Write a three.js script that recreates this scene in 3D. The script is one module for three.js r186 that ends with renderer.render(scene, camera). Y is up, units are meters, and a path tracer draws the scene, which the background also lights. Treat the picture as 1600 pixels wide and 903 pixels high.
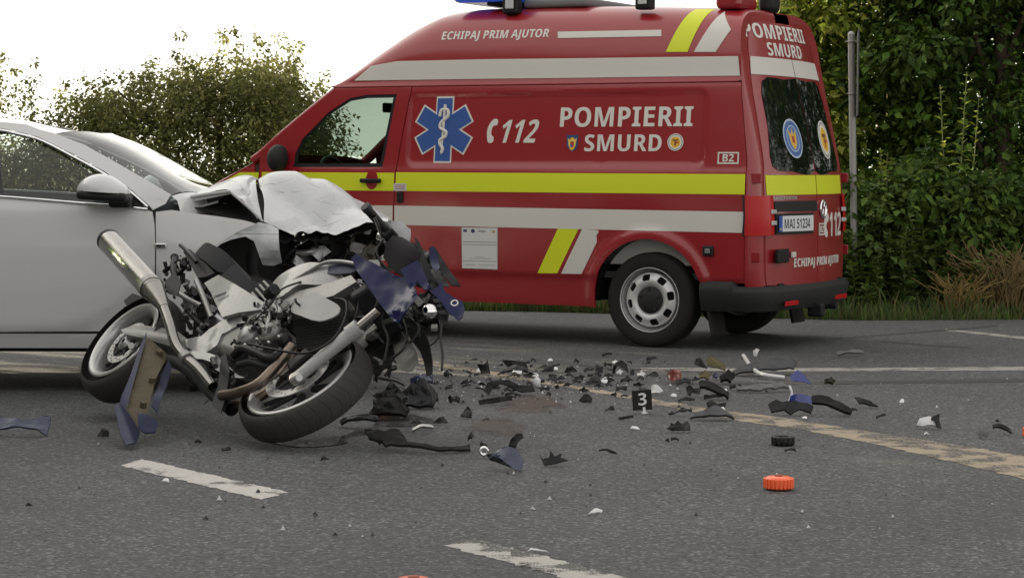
import * as THREE from 'three';
import { mergeGeometries, toCreasedNormals } from 'three/addons/utils/BufferGeometryUtils.js';
import { FontLoader } from 'three/addons/loaders/FontLoader.js';
import { RoundedBoxGeometry } from 'three/addons/geometries/RoundedBoxGeometry.js';
import { ImprovedNoise } from 'three/addons/math/ImprovedNoise.js';

// ------------------------------------------------------------ camera
const FOCAL = 3555, CXP = 800, CYP = 451.5;          // photograph pixels
const camera = new THREE.PerspectiveCamera(2 * Math.atan(CYP / FOCAL) * 180 / Math.PI, 1600 / 903, 0.1, 900);
camera.position.set(0, 1.25, 0);
camera.rotation.set(-Math.atan(189.5 / FOCAL), 0, 0.0044, 'XYZ');
camera.updateMatrixWorld(true);

// ------------------------------------------------------------ sky, sun, exposure
const scene = new THREE.Scene();
const SUN = new THREE.Vector3(-0.80, 0.27, -0.53).normalize();
{
  const w = 512, h = 256, d = new Float32Array(w * h * 4), v = new THREE.Vector3();
  for (let j = 0; j < h; j++) for (let i = 0; i < w; i++) {
    const el = ((j + 0.5) / h - 0.5) * Math.PI, az = ((i + 0.5) / w - 0.5) * 2 * Math.PI;
    v.set(Math.cos(el) * Math.cos(az), Math.sin(el), Math.cos(el) * Math.sin(az));
    const c = Math.max(-1, Math.min(1, v.dot(SUN))), up = Math.max(0, v.y);
    const hz = Math.exp(-up * 4.2);                               // pale haze near the horizon
    const glow = 0.45 * Math.exp(-(1 - c) * 2.6) + 1.6 * Math.exp(-(1 - c) * 18);
    const o = (j * w + i) * 4;
    d[o] = 0.345 + 0.27 * hz + glow * 1.0;
    d[o + 1] = 0.338 + 0.25 * hz + glow * 0.95;
    d[o + 2] = 0.338 + 0.20 * hz + glow * 0.83;
    d[o + 3] = 1;
  }
  const t = new THREE.DataTexture(d, w, h, THREE.RGBAFormat, THREE.FloatType);
  t.mapping = THREE.EquirectangularReflectionMapping; t.magFilter = t.minFilter = THREE.LinearFilter;
  t.wrapS = THREE.RepeatWrapping; t.needsUpdate = true;
  scene.background = t; scene.environment = t;
}
const sun = new THREE.DirectionalLight(new THREE.Color(1.0, 0.84, 0.60), 5.0);
sun.position.copy(SUN).multiplyScalar(60).add(new THREE.Vector3(0, 0, -14));
sun.target.position.set(0, 0, -14); scene.add(sun, sun.target);
sun.castShadow = true; sun.shadow.mapSize.set(4096, 4096);
Object.assign(sun.shadow.camera, { left: -30, right: 30, top: 30, bottom: -30, near: 1, far: 150 });
const renderer = new THREE.WebGLRenderer({ antialias: true });
renderer.setSize(1024, 577);
renderer.toneMapping = THREE.LinearToneMapping;
renderer.toneMappingExposure = 2.65;
renderer.shadowMap.enabled = true;

// ------------------------------------------------------------ helpers
const V2 = (x, y) => new THREE.Vector2(x, y), V3 = (x, y, z) => new THREE.Vector3(x, y, z);
function rngOf(s) { let a = s >>> 0; return () => { a = (a + 0x6D2B79F5) | 0; let t = Math.imul(a ^ (a >>> 15), 1 | a); t = (t + Math.imul(t ^ (t >>> 7), 61 | t)) ^ t; return ((t ^ (t >>> 14)) >>> 0) / 4294967296; }; }
const R0 = rngOf(77);
const perlin = new ImprovedNoise();
const noise = (x, y, z = 0.5) => perlin.noise(x, y, z);
const fbm = (x, y, z = 0.5, n = 4) => { let s = 0, a = 0.5; for (let i = 0; i < n; i++) { s += a * perlin.noise(x, y, z); x *= 2.03; y *= 2.03; z *= 2.03; a *= 0.5; } return s; };
const clamp = (x, a, b) => Math.max(a, Math.min(b, x));
const sstep = (a, b, x) => { const t = clamp((x - a) / (b - a), 0, 1); return t * t * (3 - 2 * t); };
const lerp = (a, b, t) => a + (b - a) * t;
function mono(p) {                                   // smooth curve through points, no overshoot
  const n = p.length, m = [];
  for (let i = 0; i < n; i++) {
    const a = p[Math.max(0, i - 1)], c = p[Math.min(n - 1, i + 1)], b = p[i];
    const s0 = i ? (b[1] - a[1]) / (b[0] - a[0]) : 0, s1 = i < n - 1 ? (c[1] - b[1]) / (c[0] - b[0]) : 0;
    m.push(!i ? s1 : i === n - 1 ? s0 : s0 * s1 <= 0 ? 0 : 2 * s0 * s1 / (s0 + s1));
  }
  return x => {
    if (x <= p[0][0]) return p[0][1]; if (x >= p[n - 1][0]) return p[n - 1][1];
    let i = 0; while (x > p[i + 1][0]) i++;
    const h = p[i + 1][0] - p[i][0], t = (x - p[i][0]) / h, t2 = t * t, t3 = t2 * t;
    return (2 * t3 - 3 * t2 + 1) * p[i][1] + (t3 - 2 * t2 + t) * h * m[i] + (-2 * t3 + 3 * t2) * p[i + 1][1] + (t3 - t2) * h * m[i + 1];
  };
}
// a pixel of the photograph gives a direction; its distance comes from the thing it lies on
const camQ = camera.quaternion.clone();
const ray = (px, py) => V3((px - CXP) / FOCAL, -(py - CYP) / FOCAL, -1).applyQuaternion(camQ);
const onPlane = (px, py, P0, N) => { const d = ray(px, py), t = P0.clone().sub(camera.position).dot(N) / d.dot(N); return d.multiplyScalar(t).add(camera.position); };
const G = (px, py, h = 0) => onPlane(px, py, V3(0, h, 0), V3(0, 1, 0));
const atZ = (px, py, z) => onPlane(px, py, V3(0, 0, z), V3(0, 0, 1));

const taken = {};
function numbered(n) { if (!(n in taken)) { taken[n] = 0; return n; } taken[n]++; return n + '_' + String(taken[n]).padStart(3, '0'); }
function tag(o, label, category, group, kind) {
  o.userData = {}; if (label) o.userData.label = label; if (category) o.userData.category = category;
  if (group) o.userData.group = group; if (kind) o.userData.kind = kind; return o;
}
function thing(name, label, category, pos = [0, 0, 0], turn = 0, group) {
  const o = new THREE.Group(); o.name = numbered(name); o.position.set(...pos); o.rotation.y = turn;
  scene.add(o); return tag(o, label, category, group);
}
function mesh(name, geo, mat, parent) {
  const m = new THREE.Mesh(geo, mat); m.name = parent ? name : numbered(name); m.castShadow = m.receiveShadow = true;
  (parent || scene).add(m); return m;
}
function solo(name, geo, mat, label, category, group) { return tag(mesh(name, geo, mat), label, category, group); }
function struct(name, geo, mat) { return tag(mesh(name, geo, mat), null, null, null, 'structure'); }
function clean(g) {                                   // position + normal + uv only, not indexed, so that pieces merge
  if (g.index) g = g.toNonIndexed();
  for (const k of Object.keys(g.attributes)) if (!['position', 'normal', 'uv'].includes(k)) g.deleteAttribute(k);
  if (!g.attributes.normal) g.computeVertexNormals();
  if (!g.attributes.uv) g.setAttribute('uv', new THREE.BufferAttribute(new Float32Array(g.attributes.position.count * 2), 2));
  return g;
}
const merge = (...gs) => mergeGeometries(gs.flat().map(clean));
function box(w, h, d, x = 0, y = 0, z = 0, r = 0.006) {
  const g = r > 0 ? new RoundedBoxGeometry(w, h, d, 2, Math.min(r, w * 0.45, h * 0.45, d * 0.45)) : new THREE.BoxGeometry(w, h, d);
  g.translate(x, y, z); return g;
}
function tube(pts, r, seg = 8, n = 0) {
  const c = new THREE.CatmullRomCurve3(pts, false, 'centripetal');
  const g = new THREE.TubeGeometry(c, n || Math.max(2, (pts.length - 1) * 6), r, seg, false);
  return g;
}
function rod(a, b, r0, r1 = r0, seg = 14, open = false) {     // (tapered) cylinder between two points
  const d = b.clone().sub(a), L = d.length(), g = new THREE.CylinderGeometry(r1, r0, L, seg, 1, open);
  g.applyQuaternion(new THREE.Quaternion().setFromUnitVectors(V3(0, 1, 0), d.normalize()));
  const c = a.clone().add(b).multiplyScalar(0.5); g.translate(c.x, c.y, c.z); return g;
}
function lathe(profile, seg = 32) { return new THREE.LatheGeometry(profile.map(p => V2(p[0], p[1])), seg); }
function poly(pts, holes = []) {
  const s = new THREE.Shape(pts.map(p => V2(p[0], p[1])));
  for (const h of holes) s.holes.push(new THREE.Path(h.map(p => V2(p[0], p[1])))); return s;
}
// closed smooth outline through points
function smoothLoop(pts, n = 6) {
  const c = new THREE.CatmullRomCurve3(pts.map(p => V3(p[0], p[1], 0)), true, 'centripetal');
  return c.getPoints(pts.length * n).slice(0, -1).map(p => [p.x, p.y]);
}
function rrect(x0, y0, x1, y1, r, n = 5) {
  const o = [];
  for (const [cx, cy, a0] of [[x1 - r, y0 + r, -90], [x1 - r, y1 - r, 0], [x0 + r, y1 - r, 90], [x0 + r, y0 + r, 180]])
    for (let i = 0; i <= n; i++) { const a = (a0 + 90 * i / n) * Math.PI / 180; o.push([cx + r * Math.cos(a), cy + r * Math.sin(a)]); }
  return o;
}
function splitStrips(polys, ax, step) {
  const out = [];
  for (let p of polys) {
    let lo = Infinity, hi = -Infinity; for (const q of p) { lo = Math.min(lo, q[ax]); hi = Math.max(hi, q[ax]); }
    for (let k = Math.floor(lo / step + 1e-6) + 1; k * step < hi - 1e-6; k++) {
      const L = k * step, A = [], B = [];
      for (let i = 0; i < p.length; i++) {
        const a = p[i], b = p[(i + 1) % p.length], da = a[ax] - L, db = b[ax] - L;
        if (da <= 0) A.push(a); if (da >= 0) B.push(a);
        if (da * db < 0) { const t = da / (da - db), q = [a[0] + (b[0] - a[0]) * t, a[1] + (b[1] - a[1]) * t]; q[ax] = L; A.push(q); B.push(q); }
      }
      if (A.length > 2) out.push(A); p = B; if (p.length < 3) break;
    }
    if (p.length > 2) out.push(p);
  }
  return out;
}
// a sheet cut to a 2-D outline and laid on a curved surface surf(u, v, offset) -> Vector3, with edges of real thickness
function panel(shape, surf, { su = 0.1, sv = 0.1, off = 0, thick = 0, div = 6, crease = 0.6, back = false } = {}) {
  const pos = [], uv = [];
  const put = (u, v, o) => { const p = surf(u, v, o); pos.push(p.x, p.y, p.z); uv.push(u, v); };
  for (const sh of Array.isArray(shape) ? shape : [shape]) {
    const e = sh.extractPoints(div); let cs = e.shape, hs = e.holes;
    if (cs.length > 1 && cs[0].distanceTo(cs[cs.length - 1]) < 1e-7) cs = cs.slice(0, -1);
    hs = hs.map(h => h.length > 1 && h[0].distanceTo(h[h.length - 1]) < 1e-7 ? h.slice(0, -1) : h);
    if (THREE.ShapeUtils.isClockWise(cs)) cs.reverse();
    hs.forEach(h => { if (!THREE.ShapeUtils.isClockWise(h)) h.reverse(); });
    const tri = THREE.ShapeUtils.triangulateShape(cs, hs), all = cs.concat(...hs).map(p => [p.x, p.y]);
    for (const t of tri) for (const p of splitStrips(splitStrips([[all[t[0]], all[t[1]], all[t[2]]]], 0, su), 1, sv))
      for (let i = 1; i < p.length - 1; i++) {
        put(...p[0], off); put(...p[i], off); put(...p[i + 1], off);
        if (back) { put(...p[0], off - thick); put(...p[i + 1], off - thick); put(...p[i], off - thick); }
      }
    if (thick) for (const c of [cs, ...hs]) for (let i = 0; i < c.length; i++) {
      const a = c[i], b = c[(i + 1) % c.length], n = Math.max(1, Math.ceil(Math.max(Math.abs(a.x - b.x) / su, Math.abs(a.y - b.y) / sv)));
      for (let k = 0; k < n; k++) {
        const u0 = lerp(a.x, b.x, k / n), v0 = lerp(a.y, b.y, k / n), u1 = lerp(a.x, b.x, (k + 1) / n), v1 = lerp(a.y, b.y, (k + 1) / n);
        put(u0, v0, off); put(u0, v0, off - thick); put(u1, v1, off - thick); put(u0, v0, off); put(u1, v1, off - thick); put(u1, v1, off);
      }
    }
  }
  const g = new THREE.BufferGeometry();
  g.setAttribute('position', new THREE.Float32BufferAttribute(pos, 3)); g.setAttribute('uv', new THREE.Float32BufferAttribute(uv, 2));
  return crease === null ? (g.computeVertexNormals(), g) : toCreasedNormals(g, crease);
}
// grid surface from rows of points
function gridSurf(rows, crease = 0.6) {
  const pos = [], uv = [], R = rows.length, C = rows[0].length;
  for (let i = 0; i < R - 1; i++) for (let j = 0; j < C - 1; j++) {
    const q = [[i, j], [i, j + 1], [i + 1, j + 1], [i, j], [i + 1, j + 1], [i + 1, j]];
    for (const [a, b] of q) { const p = rows[a][b]; pos.push(p.x, p.y, p.z); uv.push(b / (C - 1), a / (R - 1)); }
  }
  const g = new THREE.BufferGeometry();
  g.setAttribute('position', new THREE.Float32BufferAttribute(pos, 3)); g.setAttribute('uv', new THREE.Float32BufferAttribute(uv, 2));
  return toCreasedNormals(g, crease);
}
// Catmull-Rom surface through a small net of control points
function netSurf(net, nu, nv, disp) {
  const cols = net.map(r => new THREE.CatmullRomCurve3(r, false, 'centripetal').getPoints(nv));
  const rows = [];
  const cv = []; for (let j = 0; j <= nv; j++) cv.push(new THREE.CatmullRomCurve3(cols.map(r => r[j]), false, 'centripetal').getPoints(nu));
  for (let i = 0; i <= nu; i++) rows.push(cv.map((c, j) => { const p = c[i].clone(); if (disp) disp(p, i / nu, j / nv); return p; }));
  return rows;
}
const mat = (r, g, b, rough = 0.6, o = {}) => { const m = new THREE.MeshPhysicalMaterial({ roughness: rough, side: THREE.DoubleSide, ...o }); m.color.setRGB(r, g, b); return m; };
// a frame lying on a plane in the world, from pixels of the photograph
function planeFrame(P0, N, upHint = V3(0, 1, 0)) {
  const n = N.clone().normalize(), u = upHint.clone().cross(n).normalize(), v = n.clone().cross(u);
  return {
    n, u, v, P0,
    uv: (px, py) => { const p = onPlane(px, py, P0, n).sub(P0); return [p.dot(u), p.dot(v)]; },
    at: (a, b, o = 0) => P0.clone().addScaledVector(u, a).addScaledVector(v, b).addScaledVector(n, o),
  };
}
function pxPanel(fr, px, { bump = () => 0, thick = 0.004, step = 0.03, off = 0, smooth = 0, holes = [], crease = 0.6 } = {}) {
  let pts = px.map(p => fr.uv(p[0], p[1])); if (smooth) pts = smoothLoop(pts, smooth);
  return panel(poly(pts, holes.map(h => h.map(p => fr.uv(p[0], p[1])))), (u, v, o) => fr.at(u, v, o + bump(u, v)), { su: step, sv: step, thick, off, back: true, crease });
}
const font = await new FontLoader().loadAsync('fonts/droid/droid_sans_bold.typeface.json');
// text fitted to a box in (u, v): shear leans it
function textShapes(str, u0, v0, u1, v1, shear = 0) {
  const sh = font.generateShapes(str, 1); let a = [1e9, 1e9, -1e9, -1e9];
  for (const s of sh) for (const p of s.getPoints(4)) { a[0] = Math.min(a[0], p.x); a[1] = Math.min(a[1], p.y); a[2] = Math.max(a[2], p.x); a[3] = Math.max(a[3], p.y); }
  const W = u1 - u0 - shear * (v1 - v0), H = v1 - v0;
  const f = p => { const y = (p.y - a[1]) / (a[3] - a[1]); return [u0 + (p.x - a[0]) / (a[2] - a[0]) * W + y * H * shear, v0 + y * H]; };
  return sh.map(s => poly(s.getPoints(4).map(f), s.holes.map(h => h.getPoints(4).map(f))));
}
function canvasTex(w, h, draw) {
  const c = document.createElement('canvas'); c.width = w; c.height = h; draw(c.getContext('2d'), w, h);
  const t = new THREE.CanvasTexture(c); t.colorSpace = THREE.SRGBColorSpace; t.anisotropy = 8; return t;
}
function dataTex(n, fn, srgb = true, m = n) {          // fn(x, y) -> [r, g, b] 0..255
  const d = new Uint8Array(n * m * 4);
  for (let y = 0; y < m; y++) for (let x = 0; x < n; x++) { const c = fn(x, y), o = (y * n + x) * 4; d[o] = clamp(c[0], 0, 255); d[o + 1] = clamp(c[1], 0, 255); d[o + 2] = clamp(c[2], 0, 255); d[o + 3] = 255; }
  const t = new THREE.DataTexture(d, n, m); t.wrapS = t.wrapT = THREE.RepeatWrapping; t.magFilter = THREE.LinearFilter; t.minFilter = THREE.LinearMipmapLinearFilter; t.generateMipmaps = true;
  if (srgb) t.colorSpace = THREE.SRGBColorSpace; t.needsUpdate = true; return t;
}
const place = (g, m) => { g.applyMatrix4(m); return g; };

// ------------------------------------------------------------ ground, road, markings
function stoneField(n, cell, seed) {                  // tiling Worley cells: id value and edge distance
  const r = rngOf(seed), k = Math.floor(n / cell), px = [], py = [], pv = [];
  for (let i = 0; i < k * k; i++) { px.push(r()); py.push(r()); pv.push(r()); }
  return (x, y) => {
    const cx = Math.floor(x / cell), cy = Math.floor(y / cell); let d1 = 1e9, d2 = 1e9, v = 0;
    for (let j = -1; j <= 1; j++) for (let i = -1; i <= 1; i++) {
      const a = ((cx + i) % k + k) % k, b = ((cy + j) % k + k) % k, q = b * k + a;
      const dx = (cx + i + px[q]) * cell - x, dy = (cy + j + py[q]) * cell - y, d = dx * dx + dy * dy;
      if (d < d1) { d2 = d1; d1 = d; v = pv[q]; } else if (d < d2) d2 = d;
    }
    return [v, (Math.sqrt(d2) - Math.sqrt(d1)) / cell];
  };
}
const TN = 1024, stone = stoneField(TN, 8, 5), stoneFine = stoneField(TN, 4, 6);
const roadH = new Float32Array(TN * TN), roadC = new Float32Array(TN * TN);
{
  const r = rngOf(9);
  for (let y = 0; y < TN; y++) for (let x = 0; x < TN; x++) {
    const [v, e] = stone(x, y), [v2] = stoneFine(x, y);
    const pale = v > 0.93 ? 34 : v > 0.78 ? 12 : 0, pit = v < 0.1 ? -20 : 0;
    roadC[y * TN + x] = 74 + (v - 0.5) * 14 + (v2 - 0.5) * 18 + pale + pit - (e < 0.16 ? 14 : 0) + (r() - 0.5) * 16;
    roadH[y * TN + x] = clamp(e * 2.2, 0, 1) * (0.45 + 0.55 * v) * 200 + v2 * 40;
  }
}
const roadMap = dataTex(TN, (x, y) => { const c = roadC[y * TN + x]; return [c * 0.985, c, c * 1.015]; });
const roadBump = dataTex(TN, (x, y) => { const c = roadH[y * TN + x]; return [c, c, c]; }, false);
roadMap.repeat.set(1 / 1.5, 1 / 1.5); roadBump.repeat.set(1 / 1.5, 1 / 1.5);
const roadMat = mat(1, 1, 1, 0.82, { map: roadMap, bumpMap: roadBump, bumpScale: 0.0025, vertexColors: true });
const flat = h => (u, v, o) => V3(u, h + o, -v);
const EDGE = [[-60, 24.5], [-20, 21.6], [-6, 20.4], [0.2, 19.75], [2.0, 19.05], [2.9, 18.8], [4.3, 18.98], [8, 19.6], [14, 21], [60, 34]];
{
  const g = panel(poly([[-60, -14], [60, -14], ...EDGE.slice().reverse()]), flat(0), { su: 0.4, sv: 0.4, crease: null });
  const p = g.attributes.position, c = new Float32Array(p.count * 3);
  for (let i = 0; i < p.count; i++) {
    const x = p.getX(i), z = p.getZ(i);
    const across = x * 0.87 + z * 0.5, along = -x * 0.5 + z * 0.87, t = 1 + 0.40 * fbm(x * 0.55, z * 0.55, 3.1, 4) + 0.20 * noise(across * 1.3, along * 0.12, 2.7) + 0.16 * noise(x * 2.1, z * 2.1, 8.4);
    c[i * 3] = t * 1.0; c[i * 3 + 1] = t; c[i * 3 + 2] = t * (1 + 0.03 * noise(x, z, 5));
  }
  g.setAttribute('color', new THREE.BufferAttribute(c, 3));
  struct('road', g, roadMat);
}
const soilMap = dataTex(256, (x, y) => { const n = fbm(x / 20, y / 20, 2, 4), k = R0(); return [70 + 60 * n + 22 * k, 66 + 60 * n + 20 * k, 42 + 34 * n + 14 * k]; });
soilMap.repeat.set(0.5, 0.5);
{
  const g = new THREE.PlaneGeometry(900, 900, 1, 1); g.rotateX(-Math.PI / 2); g.translate(0, -0.035, 0);
  const u = g.attributes.uv; for (let i = 0; i < u.count; i++) u.setXY(i, u.getX(i) * 900, u.getY(i) * 900);
  struct('ground', g, mat(1, 1, 1, 0.95, { map: soilMap }));
}
// ragged outline on the road from pixels
function ragged(px, amp, seed, step = 0.03) {
  const r = rngOf(seed), pts = px.map(p => { const g = G(p[0], p[1]); return [g.x, -g.z]; }), out = [];
  pts.forEach((a, i) => {
    const b = pts[(i + 1) % pts.length], L = Math.hypot(b[0] - a[0], b[1] - a[1]), n = Math.max(1, Math.round(L / step)), nx = -(b[1] - a[1]) / L, ny = (b[0] - a[0]) / L;
    for (let k = 0; k < n; k++) { const t = k / n, o = k ? (r() - 0.5) * 2 * amp : 0; out.push([lerp(a[0], b[0], t) + nx * o, lerp(a[1], b[1], t) + ny * o]); }
  });
  return out;
}
function wornPaint(base, dirt, cover, seed) {
  const t = dataTex(512, (x, y) => {
    const i = ((y * 2) % TN) * TN + ((x * 2) % TN), w = fbm(x / 60 + seed, y / 60, 4.2, 4) + 0.32 * (roadH[i] / 240 - 0.5) + 0.10 * (R0() - 0.5);
    const k = w > cover ? 1 : sstep(cover - 0.09, cover, w), q = roadC[i] / 76;
    return [0, 1, 2].map(c => lerp(dirt[c] * q, base[c] * (0.9 + 0.1 * q) + (R0() - 0.5) * 14, k));
  });
  t.repeat.set(1 / 1.3, 1 / 1.3); return mat(1, 1, 1, 0.8, { map: t, bumpMap: roadBump, bumpScale: 0.003 });
}
const whitePaint = wornPaint([186, 182, 176], [96, 95, 92], -0.24, 1), whitePaint2 = wornPaint([168, 165, 158], [92, 91, 88], -0.02, 7), oldPaint = wornPaint([148, 146, 140], [98, 97, 93], -0.16, 3);
const tanPaint = wornPaint([152, 139, 120], [98, 93, 86], -0.02, 5);
const sheet = (name, px, m, amp, seed, label, h = 0.0016) => {
  const o = mesh(name, panel(poly(ragged(px, amp, seed)), flat(h), { su: 0.3, sv: 0.3, crease: null }), m);
  return tag(o, null, null, null, 'structure');
};
sheet('lane_dash', [[187, 728], [222, 718], [451, 770], [408, 781]], whitePaint, 0.010, 11);
sheet('lane_dash', [[694, 853], [742, 842], [905, 884], [990, 905], [1120, 945], [1060, 965], [860, 897]], whitePaint2, 0.012, 12);
sheet('tan_line', [[560, 545], [600, 548], [669, 562], [737, 575], [900, 603], [1116, 640], [1210, 651], [1360, 675], [1456, 689], [1600, 713], [1800, 748], [1800, 796], [1600, 749], [1433, 709], [1360, 693], [1248, 671], [1148, 657], [1010, 629], [897, 608], [735, 581], [668, 571], [560, 552]], tanPaint, 0.012, 13);
sheet('edge_line', [[1000, 575], [1250, 575.5], [1600, 573.5], [1900, 570], [1900, 576], [1600, 579], [1250, 580.5], [1000, 580]], oldPaint, 0.008, 14);
sheet('edge_line', [[1478, 514], [1600, 526], [1760, 541], [1760, 545], [1600, 530], [1478, 517]], oldPaint, 0.01, 15);
const tarMat = mat(0.032, 0.032, 0.032, 0.7, { bumpMap: roadBump, bumpScale: 0.002 });
sheet('tar_joint', [[1040, 599], [1150, 598], [1300, 596], [1600, 592], [1900, 588], [1900, 592], [1600, 597], [1300, 600.5], [1150, 601], [1040, 601]], tarMat, 0.012, 16);
sheet('road_crack', [[1300, 528], [1380, 523], [1450, 517], [1520, 512], [1560, 508], [1560, 509.5], [1520, 514], [1450, 519], [1380, 525], [1300, 530]], tarMat, 0.02, 17);
sheet('road_crack', [[1370, 532], [1450, 539], [1520, 543], [1520, 544.2], [1450, 540.6], [1370, 533.3]], tarMat, 0.02, 18);
sheet('road_crack', [[905, 570], [960, 576], [1030, 577], [1110, 581], [1110, 582.4], [1030, 579], [960, 578], [905, 571.4]], tarMat, 0.02, 19);
// spilled fluids soaked into the asphalt
const wetMat = mat(0.012, 0.011, 0.011, 0.16, { bumpMap: roadBump, bumpScale: 0.0012 });
const stain = (name, px, m, seed, h) => { const pts = smoothLoop(ragged(px, 0.07, seed, 0.22), 4); const o = mesh(name, panel(poly(pts), flat(h), { su: 0.3, sv: 0.3, crease: null }), m); tag(o, null, null, null, 'structure'); };
stain('fluid_stain', [[575, 652], [600, 640], [650, 650], [676, 657], [660, 667], [620, 669], [585, 666]], wetMat, 21, 0.004);
stain('fluid_stain', [[420, 690], [480, 688], [560, 672], [580, 678], [540, 694], [470, 700]], wetMat, 23, 0.004);
// faint reddish fluid soaked into the stones, breaking up at the rim
function soaked(px, seed, col) {
  const c = px.map(p => G(...p)), x0 = Math.min(...c.map(p => p.x)), x1 = Math.max(...c.map(p => p.x)), z0 = Math.min(...c.map(p => p.z)), z1 = Math.max(...c.map(p => p.z));
  const al = dataTex(256, (x, y) => { const u = x / 127.5 - 1, v = y / 127.5 - 1, d = Math.hypot(u, v) + 0.9 * fbm(u * 2.2 + seed, v * 2.2, 1.5, 5), k = (0.55 - d) + 0.35 * (roadH[((y * 3) % TN) * TN + (x * 3) % TN] / 240 - 0.5); const a = 170 * sstep(-0.12, 0.3, k); return [a, a, a]; }, false);
  al.wrapS = al.wrapT = THREE.ClampToEdgeWrapping;
  const g = new THREE.PlaneGeometry(x1 - x0, z1 - z0).rotateX(-Math.PI / 2).translate((x0 + x1) / 2, 0.004, (z0 + z1) / 2);
  const m = mat(...col, 0.5, { alphaMap: al, transparent: true }); tag(mesh('soaked_stain', g, m), null, null, null, 'structure');
}
soaked([[740, 606], [920, 660]], 3.3, [0.060, 0.036, 0.028]);
soaked([[700, 640], [850, 700]], 8.1, [0.045, 0.03, 0.022]);
soaked([[560, 640], [720, 700]], 5.2, [0.012, 0.011, 0.011]);

// ------------------------------------------------------------ vegetation
const leafMat = (rough = 0.62) => new THREE.MeshPhysicalMaterial({ vertexColors: true, roughness: rough, side: THREE.DoubleSide, transmission: 0.42, thickness: 0, specularIntensity: 0.35 });
const LEAF = leafMat(0.8), LEAF2 = leafMat(0.68), LEAF3 = leafMat(0.85); LEAF3.transmission = 0.55;
const barkMap = dataTex(128, (x, y) => { const n = fbm(x / 6, y / 40, 1, 4); return [84 + 60 * n, 72 + 52 * n, 58 + 44 * n]; });
const BARK = mat(1, 1, 1, 0.9, { map: barkMap }), STEM = mat(0.10, 0.12, 0.035, 0.7);
class Leaves {
  constructor(seed) { this.p = []; this.c = []; this.r = rngOf(seed); }
  leaf(x, y, z, L, W, dir, nrm, col) {
    const s = dir.clone().cross(nrm).normalize(), f = 0.25 * W;
    const ax = x, ay = y, az = z, tx = x + dir.x * L, ty = y + dir.y * L - 0.12 * L, tz = z + dir.z * L;
    const mx = x + dir.x * L * 0.45, my = y + dir.y * L * 0.45, mz = z + dir.z * L * 0.45;
    const lx = mx + s.x * W + nrm.x * f, ly = my + s.y * W + nrm.y * f, lz = mz + s.z * W + nrm.z * f, rx = mx - s.x * W + nrm.x * f, ry = my - s.y * W + nrm.y * f, rz = mz - s.z * W + nrm.z * f;
    this.p.push(ax, ay, az, lx, ly, lz, tx, ty, tz, ax, ay, az, tx, ty, tz, rx, ry, rz);
    for (let i = 0; i < 6; i++) this.c.push(col[0], col[1], col[2]);
  }
  dir() { const r = this.r, a = r() * 6.283, u = r() * 2 - 1, s = Math.sqrt(1 - u * u); return V3(s * Math.cos(a), u, s * Math.sin(a)); }
  clump(cx, cy, cz, rad, n, L, pal, flatY = 0.75) {
    const r = this.r, tone = 0.6 + 0.85 * r() * r();
    for (let i = 0; i < n; i++) {
      const d = this.dir(), q = rad * (0.35 + 0.75 * Math.pow(r(), 0.6));
      const x = cx + d.x * q, y = cy + d.y * q * flatY, z = cz + d.z * q;
      const nr = V3(d.x * 0.5, 0.65 + d.y * 0.2, d.z * 0.5).addScaledVector(this.dir(), 0.65).normalize();
      const t = this.dir().addScaledVector(d, 0.6); t.y -= 0.35; t.addScaledVector(nr, -t.dot(nr)).normalize();
      const p = pal[Math.floor(r() * pal.length)], k = tone * (0.7 + 0.6 * r()), l = L * (0.65 + 0.7 * r());
      this.leaf(x, y, z, l, l * (0.26 + 0.1 * r()), t, nr, [p[0] * k, p[1] * k, p[2] * k]);
    }
  }
  shoot(base, top, n, L, pal) {                        // leaves up a stem
    const r = this.r, d = top.clone().sub(base);
    for (let i = 0; i < n; i++) {
      const t = Math.pow(i / n, 0.9), a = i * 2.4 + r(), p0 = base.clone().addScaledVector(d, t);
      const dir = V3(Math.cos(a), 0.35 + 0.4 * r(), Math.sin(a)).normalize(), nr = V3(-Math.cos(a) * 0.4, 1, -Math.sin(a) * 0.4).addScaledVector(this.dir(), 0.4).normalize();
      const l = L * (1.1 - 0.6 * t) * (0.75 + 0.5 * r()), p = pal[Math.floor(r() * pal.length)], k = 0.7 + 0.6 * r();
      dir.addScaledVector(nr, -dir.dot(nr)).normalize();
      this.leaf(p0.x, p0.y, p0.z, l, l * 0.3, dir, nr, [p[0] * k, p[1] * k, p[2] * k]);
    }
  }
  build() {
    const g = new THREE.BufferGeometry(); g.setAttribute('position', new THREE.Float32BufferAttribute(this.p, 3));
    g.setAttribute('color', new THREE.Float32BufferAttribute(this.c, 3)); g.computeVertexNormals(); return g;
  }
}
const PALD = [[0.075, 0.155, 0.018], [0.10, 0.19, 0.022], [0.14, 0.225, 0.03], [0.062, 0.12, 0.018]];
const PALM = [[0.105, 0.18, 0.024], [0.085, 0.155, 0.026], [0.13, 0.20, 0.03], [0.07, 0.13, 0.022]];
const PALO = [[0.23, 0.245, 0.075], [0.27, 0.27, 0.085], [0.19, 0.215, 0.065], [0.31, 0.30, 0.11]];
const PALL = [[0.28, 0.35, 0.04], [0.24, 0.32, 0.035], [0.34, 0.37, 0.06]];
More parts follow.
